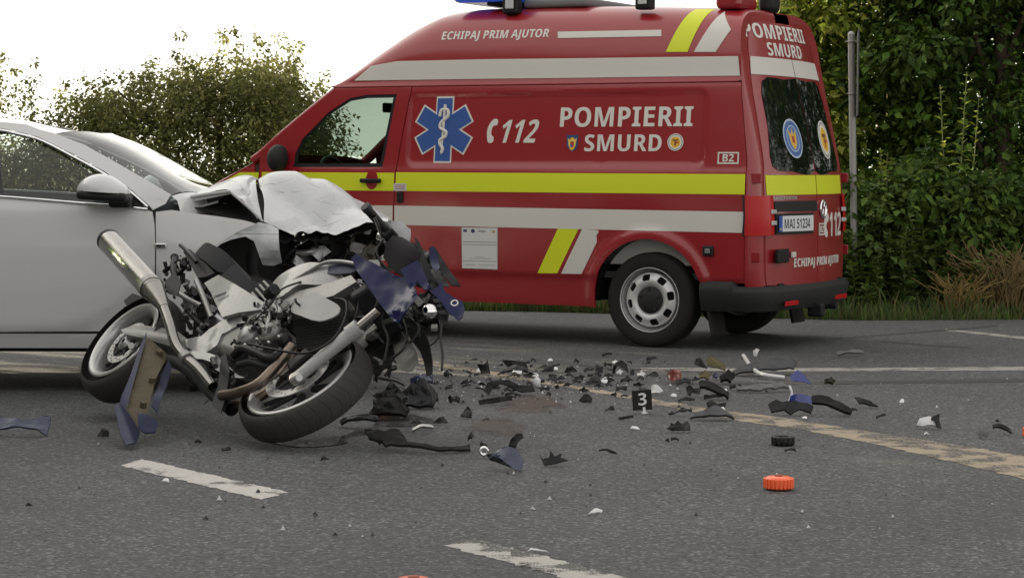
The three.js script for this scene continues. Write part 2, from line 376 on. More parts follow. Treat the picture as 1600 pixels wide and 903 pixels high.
function limbs(rn, h, sp, n, r) {
  const gs = [tube([V3(0, -0.1, 0), V3(0.05 * sp, h * 0.3, 0), V3(-0.03 * sp, h * 0.62, 0.04), V3(0.04, h * 0.9, 0)], r, 7, 10)], tips = [];
  for (let i = 0; i < n; i++) {
    const a = rn() * 6.283, y0 = h * (0.12 + 0.6 * rn()), L = sp * (0.5 + 0.5 * rn());
    const e = V3(Math.cos(a) * L, y0 + h * (0.12 + 0.22 * rn()), Math.sin(a) * L);
    gs.push(tube([V3(0, y0, 0), V3(e.x * 0.5, lerp(y0, e.y, 0.55), e.z * 0.5), e], r * 0.32, 5, 6)); tips.push(e);
  }
  return [merge(gs), tips];
}
// a tree or bush: trunk with limbs, crown of leaves in clumps at the limb ends and through the volume
function plantTree(name, label, group, x, z, { h, sp, n = 60, per = 120, L = 0.07, pal = PALD, low = 0.08, seed, spikes = 0, cr = 0.42, matl = LEAF, cat = 'tree', r = 0.05, top = 1, flat = 1 }) {
  const o = thing(name, label, cat, [x, -0.03, z], 0, group), rn = rngOf(seed);
  const [g, tips] = limbs(rn, h, sp * 0.75, 9, r); mesh('trunk', g, BARK, o);
  const lv = new Leaves(seed * 3 + 1);
  for (const t of tips) lv.clump(t.x, t.y, t.z, cr * 1.1, per, L, pal);
  for (let i = 0; i < n; i++) {
    const a = rn() * 6.283, q = Math.pow(rn(), 0.42), y = h * (low + (1 - low) * Math.pow(rn(), 0.9));
    const prof = Math.sqrt(Math.max(0.03, 1 - Math.pow(clamp((y / h - 0.42) / 0.6, -1, 1), 2))) * sp;
    const cx = Math.cos(a) * q * prof, cz = Math.sin(a) * q * prof * flat, c = cr * (0.55 + 0.75 * rn());
    lv.clump(cx, y, cz, c, Math.round(per * (c / cr)), L, pal);
  }
  for (let i = 0; i < spikes; i++) {
    const a = rn() * 6.283, q = Math.sqrt(rn()) * sp * 0.8, y0 = h * (0.72 + 0.2 * rn()), b = V3(Math.cos(a) * q, y0, Math.sin(a) * q * flat);
    const t = b.clone().add(V3((rn() - 0.5) * 0.25, (0.3 + 0.75 * rn()) * top, (rn() - 0.5) * 0.25));
    lv.shoot(b, t, 40, L * 1.15, pal); for (let k = 0; k < 4; k++) { const u = k / 4; lv.clump(lerp(b.x, t.x, u), lerp(b.y, t.y, u), lerp(b.z, t.z, u), 0.16 * (1.2 - u), 24, L, pal); }
  }
  mesh('crown', lv.build(), matl, o); return o;
}
const at = (px, z) => (px - 800) / FOCAL * -z;
// hedge beyond the road on the sunny side
const hedge = [[-330, -27.5, 2.2, 1.3], [-150, -28, 1.7, 1.2], [20, -28.5, 1.45, 1.1], [165, -27, 1.95, 1.15], [262, -26.5, 2.2, 1.2], [345, -27, 2.35, 1.2], [418, -26.3, 2.2, 0.95], [452, -27.4, 1.95, 0.75]];
const hedgeLabels = ['broad olive green hedge bush outside the far end of the row behind the white car', 'low olive hedge bush at the thin end of the row', 'lowest olive hedge bush showing just above the white car roof', 'rounded olive hedge bush rising over the white car windscreen', 'tall olive hedge bush with two feathery shoots behind the car bonnet', 'tallest olive hedge bush with long feathery top shoots', 'olive hedge bush with leafy spires beside the ambulance nose', 'last small olive hedge bush next to the ambulance windscreen'];
hedge.forEach(([px, z, h, sp], i) => plantTree('hedge_bush', hedgeLabels[i], 'hedge bushes behind the car', at(px, z), z, { h: h * 1.04, sp, n: 118, per: 105, L: 0.055, pal: PALO, matl: LEAF3, low: 0.03, seed: 100 + i, spikes: i > 2 && i < 7 ? 15 : 4, cr: 0.30, cat: 'bush', r: 0.035, top: i > 2 && i < 7 ? 1 : 0.6 }));
plantTree('young_tree', 'thin young tree with sparse twigs against the bright sky', null, at(-30, -29), -29, { h: 2.5, sp: 0.7, n: 16, per: 34, L: 0.06, pal: PALO, low: 0.4, seed: 131, spikes: 7, cr: 0.2, r: 0.03, top: 1.0 });
// low scrub behind the ambulance
[[560, -26, 1.1], [720, -25.5, 1.3], [900, -25, 1.5]].forEach(([px, z, h], i) => plantTree('scrub_bush', ['low scrub bush behind the ambulance cab', 'low scrub bush behind the middle of the ambulance', 'low scrub bush behind the ambulance rear axle'][i], 'scrub behind the ambulance', at(px, z), z, { h, sp: 1.1, n: 34, per: 80, L: 0.07, pal: PALM, low: 0.03, seed: 140 + i, cr: 0.3, cat: 'bush', r: 0.03 }));
// tall dark trees on the right
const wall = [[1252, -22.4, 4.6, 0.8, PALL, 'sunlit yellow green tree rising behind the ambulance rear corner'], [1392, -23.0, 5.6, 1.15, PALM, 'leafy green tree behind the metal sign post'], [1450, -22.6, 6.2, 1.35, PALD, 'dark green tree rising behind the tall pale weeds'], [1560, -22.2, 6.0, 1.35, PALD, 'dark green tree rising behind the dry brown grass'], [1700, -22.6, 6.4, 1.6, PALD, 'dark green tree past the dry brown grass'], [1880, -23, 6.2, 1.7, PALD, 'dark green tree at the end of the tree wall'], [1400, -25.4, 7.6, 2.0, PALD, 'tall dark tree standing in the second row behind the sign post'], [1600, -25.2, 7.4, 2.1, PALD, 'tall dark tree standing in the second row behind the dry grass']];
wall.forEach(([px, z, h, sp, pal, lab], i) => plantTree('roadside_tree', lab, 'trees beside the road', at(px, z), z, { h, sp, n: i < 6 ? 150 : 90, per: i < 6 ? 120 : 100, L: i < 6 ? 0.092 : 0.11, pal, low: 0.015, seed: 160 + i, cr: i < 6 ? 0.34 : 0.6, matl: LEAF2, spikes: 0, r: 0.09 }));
[[7.9, -20.8, 5.8, 1.9, 'dark green tree continuing the tree wall past the dry grass'], [10.6, -21.6, 6.2, 2.1, 'dark green tree further along the tree wall'], [13.6, -23, 6.4, 2.2, 'dark green tree at the far end of the tree wall']].forEach(([x, z, h, sp, lab], i) => plantTree('roadside_tree', lab, 'trees beside the road', x, z, { h, sp, n: 110, per: 90, L: 0.13, pal: PALD, low: 0.02, seed: 172 + i, cr: 0.55, matl: LEAF2, r: 0.09 }));
// trees out of frame whose shade lies over the near road
[[-10.5, -6.5, 7.2, 2.6, 'tall shade tree on the left verge closest to the white car boot'], [-11.0, -11.0, 7.2, 2.6, 'tall shade tree on the left verge behind the first shade tree'], [-6.5, -2.0, 7.0, 2.6, 'tall shade tree on the left verge nearest the dashed lane line'], [-10.8, -15.2, 6.2, 2.2, 'shorter shade tree on the left verge level with the white car'], [-10.7, -19.7, 8.0, 2.4, 'high crowned shade tree on the left verge with bare trunk'], [-10.6, -24.2, 7.2, 2.5, 'tall shade tree on the left verge past the bare trunked one'], [-10.8, -28.4, 7.0, 2.2, 'tall shade tree at the end of the left verge row']].forEach(([x, z, h, sp, lab], i) => plantTree('shade_tree', lab, 'shade trees on the left verge', x, z, { h, sp, n: 170, per: 110, L: 0.21, pal: PALM, low: i === 4 ? 0.47 : 0.06, seed: 180 + i, cr: 0.8, r: 0.12 }));
// brambles at the foot of the trees
[[1290, -20.6, 0.8, 0.7], [1385, -20.5, 1.15, 0.85], [1455, -20.7, 1.3, 0.9], [1530, -20.6, 1.0, 0.8], [1620, -20.8, 1.2, 0.9], [1720, -21, 1.2, 0.9], [1215, -21.2, 0.7, 0.6]].forEach(([px, z, h, sp], i) => plantTree('bramble_bush', ['low bramble bush left of the sign post foot', 'bramble bush right of the sign post foot', 'bramble bush under the tallest weed spire', 'bramble bush behind the dry brown grass', 'bramble bush past the dry brown grass', 'bramble bush at the end of the verge', 'low bramble bush beside the ambulance bumper'][i], 'brambles under the trees', at(px, z), z, { h, sp, n: 46, per: 90, L: 0.085, pal: i % 2 ? PALM : PALD, low: 0.02, seed: 190 + i, cr: 0.24, cat: 'bush', r: 0.02, spikes: 4, top: 0.5 }));
// verge grass
function verge(name, n, seed, xa, xb, d0, d1, h0, h1, pal) {
  const r = rngOf(seed), edge = mono(EDGE), p = [], c = [];
  for (let i = 0; i < n; i++) {
    const x = lerp(xa, xb, r()), z = -(edge(x) + d0 + (d1 - d0) * Math.pow(r(), 1.6)), h = lerp(h0, h1, r() * r()) * (0.6 + 0.8 * Math.max(0, 0.5 + noise(x * 1.3, z * 1.3, 4)));
    const a = r() * 6.283, w = 0.004 + 0.006 * r(), lx = (r() - 0.5) * h * 0.9, lz = (r() - 0.5) * h * 0.9, q = pal[Math.floor(r() * pal.length)], k = 0.7 + 0.6 * r();
    const ux = Math.cos(a) * w, uz = Math.sin(a) * w, mx = x + lx * 0.35, mz = z + lz * 0.35, my = h * 0.6 - 0.03;
    p.push(x - ux, -0.04, z - uz, x + ux, -0.04, z + uz, mx + ux * 0.8, my, mz + uz * 0.8, x - ux, -0.04, z - uz, mx + ux * 0.8, my, mz + uz * 0.8, mx - ux * 0.8, my, mz - uz * 0.8, mx - ux * 0.8, my, mz - uz * 0.8, mx + ux * 0.8, my, mz + uz * 0.8, x + lx, h - 0.03, z + lz);
    for (let j = 0; j < 9; j++) c.push(q[0] * k, q[1] * k, q[2] * k);
  }
  const g = new THREE.BufferGeometry(); g.setAttribute('position', new THREE.Float32BufferAttribute(p, 3)); g.setAttribute('color', new THREE.Float32BufferAttribute(c, 3)); g.computeVertexNormals();
  return tag(mesh(name, g, LEAF), 'green grass along the far edge of the road', 'grass', null, 'stuff');
}
verge('verge_grass', 42000, 201, -11, 9, 0.0, 2.4, 0.05, 0.30, [[0.07, 0.12, 0.025], [0.09, 0.14, 0.03], [0.06, 0.10, 0.025], [0.13, 0.12, 0.05]]);
// weeds in front of the tree wall
const weedPx = [[1318, 488, 0.75], [1345, 486, 0.95], [1362, 490, 0.55], [1385, 484, 1.25], [1410, 489, 0.8], [1432, 485, 1.0], [1458, 488, 0.75], [1480, 484, 1.15], [1502, 489, 0.6], [1525, 486, 0.8], [1556, 488, 0.5], [1588, 486, 0.7], [1298, 487, 0.5], [1372, 482, 1.45], [1495, 481, 2.15]];
weedPx.forEach(([px, py, h], i) => {
  const g = G(px, py), o = thing('weed', i === 14 ? 'tallest pale weed spire standing against the dark trees' : i === 13 ? 'tall pale weed spire just right of the sign post foot' : 'leafy green weed at the foot of the tree wall', 'weed', [g.x, -0.03, g.z], 0, 'weeds at the road edge'), rn = rngOf(300 + i);
  const lv = new Leaves(310 + i), st = [];
  const ns = i > 12 ? 4 : 7;
  for (let k = 0; k < ns; k++) {
    const a = rn() * 6.283, q = 0.12 * rn(), b = V3(Math.cos(a) * q, 0, Math.sin(a) * q), t = b.clone().add(V3((rn() - 0.5) * 0.34 * h, h * (k ? 0.5 + 0.5 * rn() : 1), (rn() - 0.5) * 0.3 * h));
    st.push(tube([b, b.clone().lerp(t, 0.5).add(V3((rn() - 0.5) * 0.05, 0, 0)), t], 0.005, 5, 6)); lv.shoot(b, t, 46, 0.15, i > 12 ? PALL : PALM);
  }
  for (const g2 of st) mesh('stem', g2, STEM, o); mesh('leaves', lv.build(), LEAF, o);
});
// dry brown grass tussocks
[[1532, 488, 0.55], [1568, 490, 0.62], [1605, 489, 0.68], [1503, 491, 0.4]].forEach(([px, py, h], i) => {
  const g = G(px, py), rn = rngOf(340 + i), gs = [];
  for (let k = 0; k < 190; k++) {
    const a = rn() * 6.283, q = 0.16 * Math.sqrt(rn()), b = V3(Math.cos(a) * q, 0, Math.sin(a) * q), l = h * (0.5 + 0.6 * rn()), a2 = rn() * 6.283, s = l * (0.15 + 0.75 * rn());
    gs.push(tube([b, b.clone().add(V3(Math.cos(a2) * s * 0.35, l * 0.6, Math.sin(a2) * s * 0.35)), b.clone().add(V3(Math.cos(a2) * s, l * (0.75 + 0.3 * rn()), Math.sin(a2) * s))], 0.0045, 3, 5));
  }
  const o = solo('dry_grass', merge(gs), mat(0.20 + 0.03 * i, 0.145 + 0.02 * i, 0.07, 0.9), 'dry brown grass tussock arching at the road edge', 'dry grass', 'dry grass tussocks'); o.position.set(g.x, -0.03, g.z);
});

// ------------------------------------------------------------ ambulance
const KV = 0.956, VTH = 28 * Math.PI / 180;
const paintBump = dataTex(256, (x, y) => { const c = 128 + 90 * fbm(x / 50, y / 50, 3, 3); return [c, c, c]; }, false);
paintBump.repeat.set(0.6, 0.6);
const M = {
  red: mat(0.265, 0.011, 0.017, 0.34, { clearcoat: 0.5, clearcoatRoughness: 0.1, bumpMap: paintBump, bumpScale: 0.004 }),
  reflWhite: mat(0.58, 0.565, 0.52, 0.5), fluo: mat(0.60, 0.66, 0.012, 0.5), letter: mat(0.64, 0.62, 0.57, 0.5),
  black: mat(0.012, 0.012, 0.013, 0.5, { specularIntensity: 0.5 }), rubber: mat(0.018, 0.017, 0.016, 0.85, { specularIntensity: 0.5 }), plastic: mat(0.020, 0.0205, 0.021, 0.6, { specularIntensity: 0.5 }),
  glass: mat(0.46, 0.53, 0.48, 0.03, { transmission: 1, thickness: 0, ior: 1.45 }),
  darkGlass: mat(0.035, 0.05, 0.042, 0.04, { transmission: 0.85, thickness: 0, ior: 1.45 }),
  alu: mat(0.58, 0.58, 0.58, 0.38, { metalness: 0.6 }), steel: mat(0.42, 0.42, 0.41, 0.42, { metalness: 0.9 }), chrome: mat(0.8, 0.8, 0.8, 0.09, { metalness: 1 }),
  lampRed: mat(0.42, 0.010, 0.012, 0.2, { specularIntensity: 0.5 }), lampClear: mat(0.55, 0.55, 0.55, 0.1, { clearcoat: 1 }), lampBlue: mat(0.10, 0.30, 0.75, 0.12, { transmission: 0.55, thickness: 0 }),
  blue: mat(0.028, 0.085, 0.30, 0.45), ink: mat(0.03, 0.03, 0.035, 0.6), gold: mat(0.52, 0.36, 0.05, 0.5), paper: mat(0.66, 0.66, 0.65, 0.6), grey: mat(0.16, 0.165, 0.17, 0.7), cabin: mat(0.06, 0.062, 0.066, 0.8),
  cream: mat(0.55, 0.55, 0.52, 0.6),
};
const VW = mono([[0.2, 0.895], [0.3, 0.918], [0.48, 0.932], [0.53, 0.950], [0.9, 0.957], [1.12, 0.953], [1.27, 0.944], [1.32, 0.930], [1.6, 0.902], [1.92, 0.862], [1.97, 0.838], [2.12, 0.824], [2.3, 0.79], [2.6, 0.73]]);
const VT = mono([[-4.28, 0.92], [-4.14, 1.10], [-3.62, 1.345], [-3.53, 1.386], [-3.29, 1.57], [-3.01, 1.78], [-2.78, 1.945], [-2.37, 2.27], [-2.1, 2.44], [-1.9, 2.515], [-1.6, 2.545], [-1.2, 2.545], [0.3, 2.50], [0.5, 2.485], [0.8, 2.45]]);
const VTAPER = mono([[-4.28, 0.80], [-4.0, 0.90], [-3.6, 0.965], [-3.0, 0.99], [-2.2, 1], [0.1, 1], [0.85, 0.985]]);
const PW = 5;
function vanZ(x, y) {
  let z = VW(y) * VTAPER(x);
  const dx = Math.max(-2.07 - x, x - 0.44), dy = Math.max(1.315 - y, y - 1.875), rr = 0.07;      // pressed-in panel of the side wall
  const sd = Math.hypot(Math.max(dx + rr, 0), Math.max(dy + rr, 0)) + Math.min(Math.max(dx + rr, dy + rr), 0) - rr;
  z -= 0.013 * (1 - sstep(-0.03, 0.0, sd));
  for (const ax of [0, -3.0]) { const d = Math.hypot(x - ax, y - 0.36); if (d < 0.56) z += 0.022 * sstep(0.53, 0.47, d); }  // arch flares
  if (y > 1.94) { const q = clamp((y - 1.94) / Math.max(0.02, VT(x) - 1.94), 0, 1); z *= Math.pow(Math.max(0, 1 - Math.pow(q, PW)), 1 / PW); }
  return z;
}
const sideSurf = (x, y, o) => V3(x, y, vanZ(x, y) + o);
const van = thing('ambulance', 'red high roof ambulance van with white and yellow reflective stripes', 'ambulance');
{
  const g = G(1014, 543); van.rotation.y = -VTH; van.scale.setScalar(KV);
  const off = V3(0, 0, 0.92 * KV).applyAxisAngle(V3(0, 1, 0), -VTH); van.position.copy(g.sub(off)); van.updateMatrixWorld(true);
}
const vanInv = van.matrixWorld.clone().invert();
function vanRay(px, py) { const o = camera.position.clone().applyMatrix4(vanInv), d = ray(px, py).add(camera.position).applyMatrix4(vanInv).sub(o); return [o, d]; }
function S(px, py) {                                   // pixel -> (x, y) on the near side of the van
  const [o, d] = vanRay(px, py); let z = 0.9, x, y;
  for (let i = 0; i < 8; i++) { const t = (z - o.z) / d.z; x = o.x + d.x * t; y = o.y + d.y * t; z = vanZ(x, y); if (z < 0.3) z = 0.6; }
  return [x, y];
}
const SP = a => a.map(p => S(p[0], p[1]));
const XR = mono([[0.3, 0.955], [0.9, 0.955], [1.2, 0.935], [1.3, 0.925], [1.6, 0.862], [1.95, 0.772], [2.05, 0.747], [2.3, 0.69], [2.5, 0.62]]);
const vanRearX = (y, z) => XR(y) - 0.09 * Math.pow(Math.abs(z) / 0.78, 2);
const rearSurf = (u, y, o) => V3(vanRearX(y, -u) + o, y, -u);        // u runs from the near edge to the far edge
function RE(px, py) {
  const [o, d] = vanRay(px, py); let x = 0.85, z, y;
  for (let i = 0; i < 60; i++) { const t = (x - o.x) / d.x; y = o.y + d.y * t; z = clamp(o.z + d.z * t, -0.95, 0.95); x = lerp(x, vanRearX(y, z), 0.35); }
  return [-z, y];
}
const RP = a => a.map(p => RE(p[0], p[1]));
const XE = mono([[0.3, 0.75], [0.5, 0.752], [1.0, 0.757], [1.27, 0.757], [1.6, 0.725], [1.93, 0.68], [2.2, 0.65], [2.5, 0.61]]);
const both = g => {                                    // mirror image across z = 0, faces turned the right way round
  const h = (g.index ? g.toNonIndexed() : g.clone()); h.scale(1, 1, -1);
  for (const a of Object.values(h.attributes)) for (let i = 0; i < a.count; i += 3) for (let k = 0; k < a.itemSize; k++) { const q = (i + 1) * a.itemSize + k, w = (i + 2) * a.itemSize + k, t = a.array[q]; a.array[q] = a.array[w]; a.array[w] = t; }
  return h;
};
function nearFar(name, geo, m, parent = van) { mesh(name, geo, m, parent); mesh(name, both(geo), m, parent); }

// side walls
const arcPts = (cx, cy, r, a0, a1, n = 22) => Array.from({ length: n + 1 }, (_, i) => { const a = lerp(a0, a1, i / n) * Math.PI / 180; return [cx + r * Math.cos(a), cy + r * Math.sin(a)]; });
const gapX = mono([[0.28, -2.155], [0.9, -2.155], [1.12, -2.15], [1.27, -2.145], [1.6, -2.10], [1.93, -2.045]]);
const ys = (a, b, n) => Array.from({ length: n + 1 }, (_, i) => lerp(a, b, i / n));
{
  const out = [...arcPts(0, 0.36, 0.435, 190, 16).map(p => p), ...ys(0.49, 1.925, 14).map(y => [XE(y) - 0.004, y]), ...ys(1.925, 0.29, 14).map(y => [gapX(y) + 0.004, y])];
  nearFar('side_panel', panel(poly(out), sideSurf, { su: 0.024, sv: 0.024, thick: 0.02 }), M.red);
}
const winPts = SP([[620, 147], [609, 200], [597, 261], [457, 261], [461, 240], [472, 217], [512, 176], [547, 153], [575, 148]]);
{
  // front door: from the gap forward, around the arch, with a window opening
  const A = [-2.995, 0.36];
  const low = arcPts(A[0], A[1], 0.45, 62, 0, 12).reverse();
  const aPil = ys(0, 1, 9).map(t => { const x = lerp(-3.44, -2.745, t); return [x, VT(x) - 0.045]; });
  const out = [...low, [-3.10, 0.80], [-3.2, 0.9], [-3.42, 1.15], ...aPil, [-2.6, 1.925], [-2.3, 1.925], ...ys(1.925, 0.42, 12).map(y => [gapX(y) - 0.004, y]), [-2.165, 0.42]];
  const seen = []; for (const p of out) if (!seen.length || Math.hypot(p[0] - seen[seen.length - 1][0], p[1] - seen[seen.length - 1][1]) > 0.004) seen.push(p);
  nearFar('front_door', panel(poly(seen, [winPts]), sideSurf, { su: 0.03, sv: 0.03, thick: 0.02 }), M.red);
  const inset = smoothLoop(winPts, 3), c = winPts.reduce((a, p) => [a[0] + p[0] / winPts.length, a[1] + p[1] / winPts.length], [0, 0]);
  const shrink = (k, kk = k) => winPts.map(p => [c[0] + (p[0] - c[0]) * k, c[1] + (p[1] - c[1]) * kk]);
  nearFar('window_frame', panel(poly(shrink(1.004), [shrink(0.93, 0.90)]), sideSurf, { su: 0.05, sv: 0.05, off: -0.006, thick: 0.012 }), M.black);
  nearFar('side_window', panel(poly(shrink(0.97)), sideSurf, { su: 0.05, sv: 0.05, off: -0.012, crease: 1 }), M.glass);
  // front wing and sill
  nearFar('front_wing', panel(poly([...arcPts(A[0], A[1], 0.45, 175, 66, 14), [-3.12, 0.80], [-3.22, 0.9], [-3.45, 1.16], [-3.49, 1.34], [-3.62, 1.28], [-4.06, 1.08], [-4.12, 0.8], [-4.12, 0.55], [-4.05, 0.42]]), sideSurf, { su: 0.03, sv: 0.03, thick: 0.02 }), M.red);
  nearFar('sill', panel(poly([[-2.545, 0.29], [-2.165, 0.29], [-2.165, 0.41], [-2.55, 0.41]]), sideSurf, { su: 0.05, sv: 0.05, thick: 0.02 }), M.red);
}
// roof shell: rings from gutter to gutter
{
  const rows = [];
  for (let i = 0; i <= 70; i++) {
    const x0 = lerp(-2.80, 0.69, i / 70), row = [];
    for (let j = -26; j <= 26; j++) {
      const k = 26 - Math.abs(j), q = k < 12 ? k / 12 * 0.72 : Math.pow(Math.sin(lerp(Math.asin(Math.pow(0.72, PW / 2)), Math.PI / 2, (k - 12) / 14)), 2 / PW), T = VT(x0), y = 1.94 + (T - 1.94) * q;
      const x = Math.min(x0, XE(y)); row.push(V3(x, y, Math.sign(j || 1) * Math.pow(Math.max(0, 1 - Math.pow(q, PW)), 1 / PW) * VW(y) * VTAPER(x)));
    }
    rows.push(row);
  }
  mesh('roof', gridSurf(rows, 0.7), M.red, van);
  nearFar('gutter', tube(ys(-2.76, 0.66, 24).map(x => V3(x, 1.934, VW(1.934) * VTAPER(x) - 0.002)), 0.007, 6, 60), M.red);
}
// rear corner pillars wrapped from the side wall to the doors
const ringPts = [];
for (const y of ys(0.45, 1.93, 22)) ringPts.push([VW(y) * VTAPER(0.75), y]);
for (let k = 1; k <= 12; k++) { const a = k / 12 * Math.PI / 2 * 0.99, q = Math.pow(Math.sin(a), 2 / PW), T = VT(0.62), y = 1.94 + (T - 1.94) * q; ringPts.push([Math.pow(Math.cos(a), 2 / PW) * VW(y) * 0.985, y]); }
const inner = ringPts.map((p, i) => {
  const a = ringPts[Math.max(0, i - 1)], b = ringPts[Math.min(ringPts.length - 1, i + 1)], L = Math.hypot(b[0] - a[0], b[1] - a[1]), nx = (b[1] - a[1]) / L, ny = -(b[0] - a[0]) / L;
  return [Math.max(0.004, p[0] - 0.135 * nx), p[1] - 0.085 * ny];
});
{
  const rows = ringPts.map((p, i) => {
    const q = inner[i], xi = vanRearX(q[1], q[0]) - 0.004, xo = Math.min(XE(p[1]), xi);
    return Array.from({ length: 11 }, (_, k) => { const t = k / 10 * Math.PI / 2; return V3(xo + (xi - xo) * Math.sin(t), lerp(p[1], q[1], 1 - Math.cos(t)), q[0] + (p[0] - q[0]) * Math.cos(t)); });
  });
  nearFar('rear_pillar', gridSurf(rows, 0.8), M.red);
}
// rear doors with window openings
const rwin = smoothLoop(RP([[1194, 132], [1225, 130], [1254, 136], [1264, 200], [1270, 262], [1238, 262], [1210, 255], [1203, 200]]), 3).map(p => [Math.min(p[0], -0.03), p[1]]);
{
  const half = inner.map(p => [-p[0] + 0.004, p[1]]).filter(p => p[1] < 2.40), topY = Math.max(...half.map(p => p[1]));
  const out = [...half, [-0.004, topY], [-0.004, 0.45]];
  const g = panel(poly(out, [rwin]), rearSurf, { su: 0.05, sv: 0.05, thick: 0.02 }), g2 = both(g);
  mesh('rear_door', g, M.red, van); mesh('rear_door', g2, M.red, van);
  const c = rwin.reduce((a, p) => [a[0] + p[0] / rwin.length, a[1] + p[1] / rwin.length], [0, 0]), grow = k => rwin.map(p => [c[0] + (p[0] - c[0]) * k, c[1] + (p[1] - c[1]) * k]);
  const gg = panel(poly(grow(1.08).map(p => [Math.min(p[0], -0.008), p[1]])), rearSurf, { su: 0.1, sv: 0.1, off: 0.004, crease: 1 });
  nearFar('rear_window', gg, M.darkGlass);
  nearFar('window_seal', panel(poly(grow(1.085).map(p => [Math.min(p[0], -0.006), p[1]]), [grow(0.93)]), rearSurf, { su: 0.1, sv: 0.1, off: 0.003, thick: 0.006 }), M.black);
}
// windscreen, bonnet, front
{
  const rows = []; for (let i = 0; i <= 14; i++) { const x = lerp(-3.50, -2.80, i / 14), r = []; for (let j = -10; j <= 10; j++) { const z = j / 10 * lerp(0.82, 0.70, i / 14); r.push(V3(x - 0.10 * (1 - (j / 10) ** 2), VT(x) - 0.004, z)); } rows.push(r); }
  mesh('windscreen', gridSurf(rows, 1), M.glass, van);
  nearFar('screen_pillar', tube(ys(-3.53, -2.76, 10).map(x => V3(x, VT(x) - 0.03, lerp(0.845, 0.765, (x + 3.53) / 0.77))), 0.042, 8, 24), M.red);
  const hood = []; for (let i = 0; i <= 10; i++) { const x = lerp(-4.14, -3.50, i / 10), r = []; for (let j = -12; j <= 12; j++) { const t = Math.abs(j) / 12; r.push(V3(x - 0.10 * (1 - t * t), VT(x) - 0.07 * Math.pow(t, 5), Math.sign(j) * t * (VW(1.2) * VTAPER(x) - 0.01))); } hood.push(r); }
  mesh('bonnet', gridSurf(hood, 0.8), M.red, van);
  mesh('front_bumper', place(new RoundedBoxGeometry(0.22, 0.46, 1.62, 4, 0.08), new THREE.Matrix4().makeTranslation(-4.2, 0.5, 0)), M.red, van);
  const gr = mesh('grille', box(0.1, 0.22, 0.9, -4.21, 0.90, 0, 0.03), M.black, van);
  for (const y of [0.84, 0.90, 0.96]) mesh('slat', box(0.02, 0.016, 0.88, -4.265, y, 0, 0.004), M.chrome, gr);
  for (const s of [-1, 1]) { const h = mesh('headlight', place(new THREE.SphereGeometry(1, 20, 12), new THREE.Matrix4().makeScale(0.09, 0.13, 0.19).setPosition(-4.13, 0.92, s * 0.60)), M.lampClear, van); mesh('bezel', place(new THREE.TorusGeometry(0.15, 0.015, 6, 24).rotateY(Math.PI / 2).scale(1, 0.9, 1.25), new THREE.Matrix4().makeTranslation(-4.14, 0.92, s * 0.60)), M.black, h); }
}
// cab inside
{
  mesh('cab_floor', box(2.4, 0.05, 1.6, -2.9, 0.52, 0), M.cabin, van);
  mesh('bulkhead', box(0.04, 1.4, 1.66, -2.02, 1.2, 0), M.grey, van);
  mesh('dashboard', place(new RoundedBoxGeometry(0.55, 0.32, 1.62, 4, 0.1), new THREE.Matrix4().makeTranslation(-3.32, 1.14, 0)), M.cabin, van);
  for (const s of [-1, 1]) {
    const st = mesh('seat', merge(box(0.5, 0.16, 0.5, -2.5, 0.78, s * 0.45, 0.06), place(new RoundedBoxGeometry(0.14, 0.66, 0.48, 4, 0.06), new THREE.Matrix4().makeRotationZ(0.16).setPosition(-2.26, 1.12, s * 0.45))), M.cabin, van);
    mesh('headrest', place(new RoundedBoxGeometry(0.09, 0.2, 0.27, 4, 0.04), new THREE.Matrix4().makeRotationZ(0.14).setPosition(-2.30, 1.56, s * 0.45)), M.cabin, st);
  }
  mesh('steering_wheel', place(new THREE.TorusGeometry(0.19, 0.016, 8, 28), new THREE.Matrix4().makeRotationFromEuler(new THREE.Euler(0, Math.PI / 2, 0.55, 'ZYX')).setPosition(-2.98, 1.22, 0.45)), M.black, van);
  mesh('interior_mirror', box(0.03, 0.08, 0.24, -2.72, 1.79, 0.06, 0.015), M.black, van);
  mesh('stretcher_shelf', box(1.4, 0.9, 0.35, -0.4, 1.0, -0.55, 0.03), M.cream, van);
  mesh('rear_floor', box(2.7, 0.05, 1.6, -0.62, 0.52, 0), M.cabin, van);
  mesh('roof_lining', box(2.6, 0.03, 1.3, -0.7, 2.36, 0), M.cream, van);
  nearFar('inner_wall', panel(poly([[-2.0, 0.6], [0.6, 0.6], [0.55, 2.3], [-2.0, 2.3]]), (x, y, o) => V3(x, y, Math.min(0.8, VW(y) - 0.08) + o), { su: 0.3, sv: 0.3 }), M.cream);
}
// livery: stripes, bars and lettering follow the body
const stripe = (name, shape, m, o = {}) => mesh(name, panel(shape, o.rear ? rearSurf : sideSurf, { su: 0.06, sv: 0.04, off: 0.0025, thick: 0.002, ...o }), m, o.parent || van);
const ypts = (xa, xb, f, n = 24) => ys(xa, xb, n).map(x => [x, f(x)]);
stripe('yellow_stripe', poly([...ypts(gapX(1.2) + 0.008, XE(1.2) - 0.006, () => 1.125), ...ypts(XE(1.2) - 0.006, gapX(1.2) + 0.008, () => 1.269)]), M.fluo);
stripe('yellow_stripe', poly([...ypts(-3.40, gapX(1.2) - 0.008, () => 1.125), ...ypts(gapX(1.2) - 0.008, -3.40, () => 1.265)]), M.fluo);
stripe('yellow_stripe', poly([[-3.50, 1.165], [-3.44, 1.155], [-3.43, 1.262], [-3.62, 1.262], [-3.98, 1.10], [-3.94, 1.06]]), M.fluo);
stripe('white_stripe', poly([...ypts(gapX(0.9) + 0.008, XE(0.9) - 0.008, x => lerp(0.864, 0.851, (x + 2.15) / 2.9)), ...ypts(XE(0.9) - 0.008, gapX(0.9) + 0.008, x => lerp(1.012, 1.001, (x + 2.15) / 2.9))]), M.reflWhite);
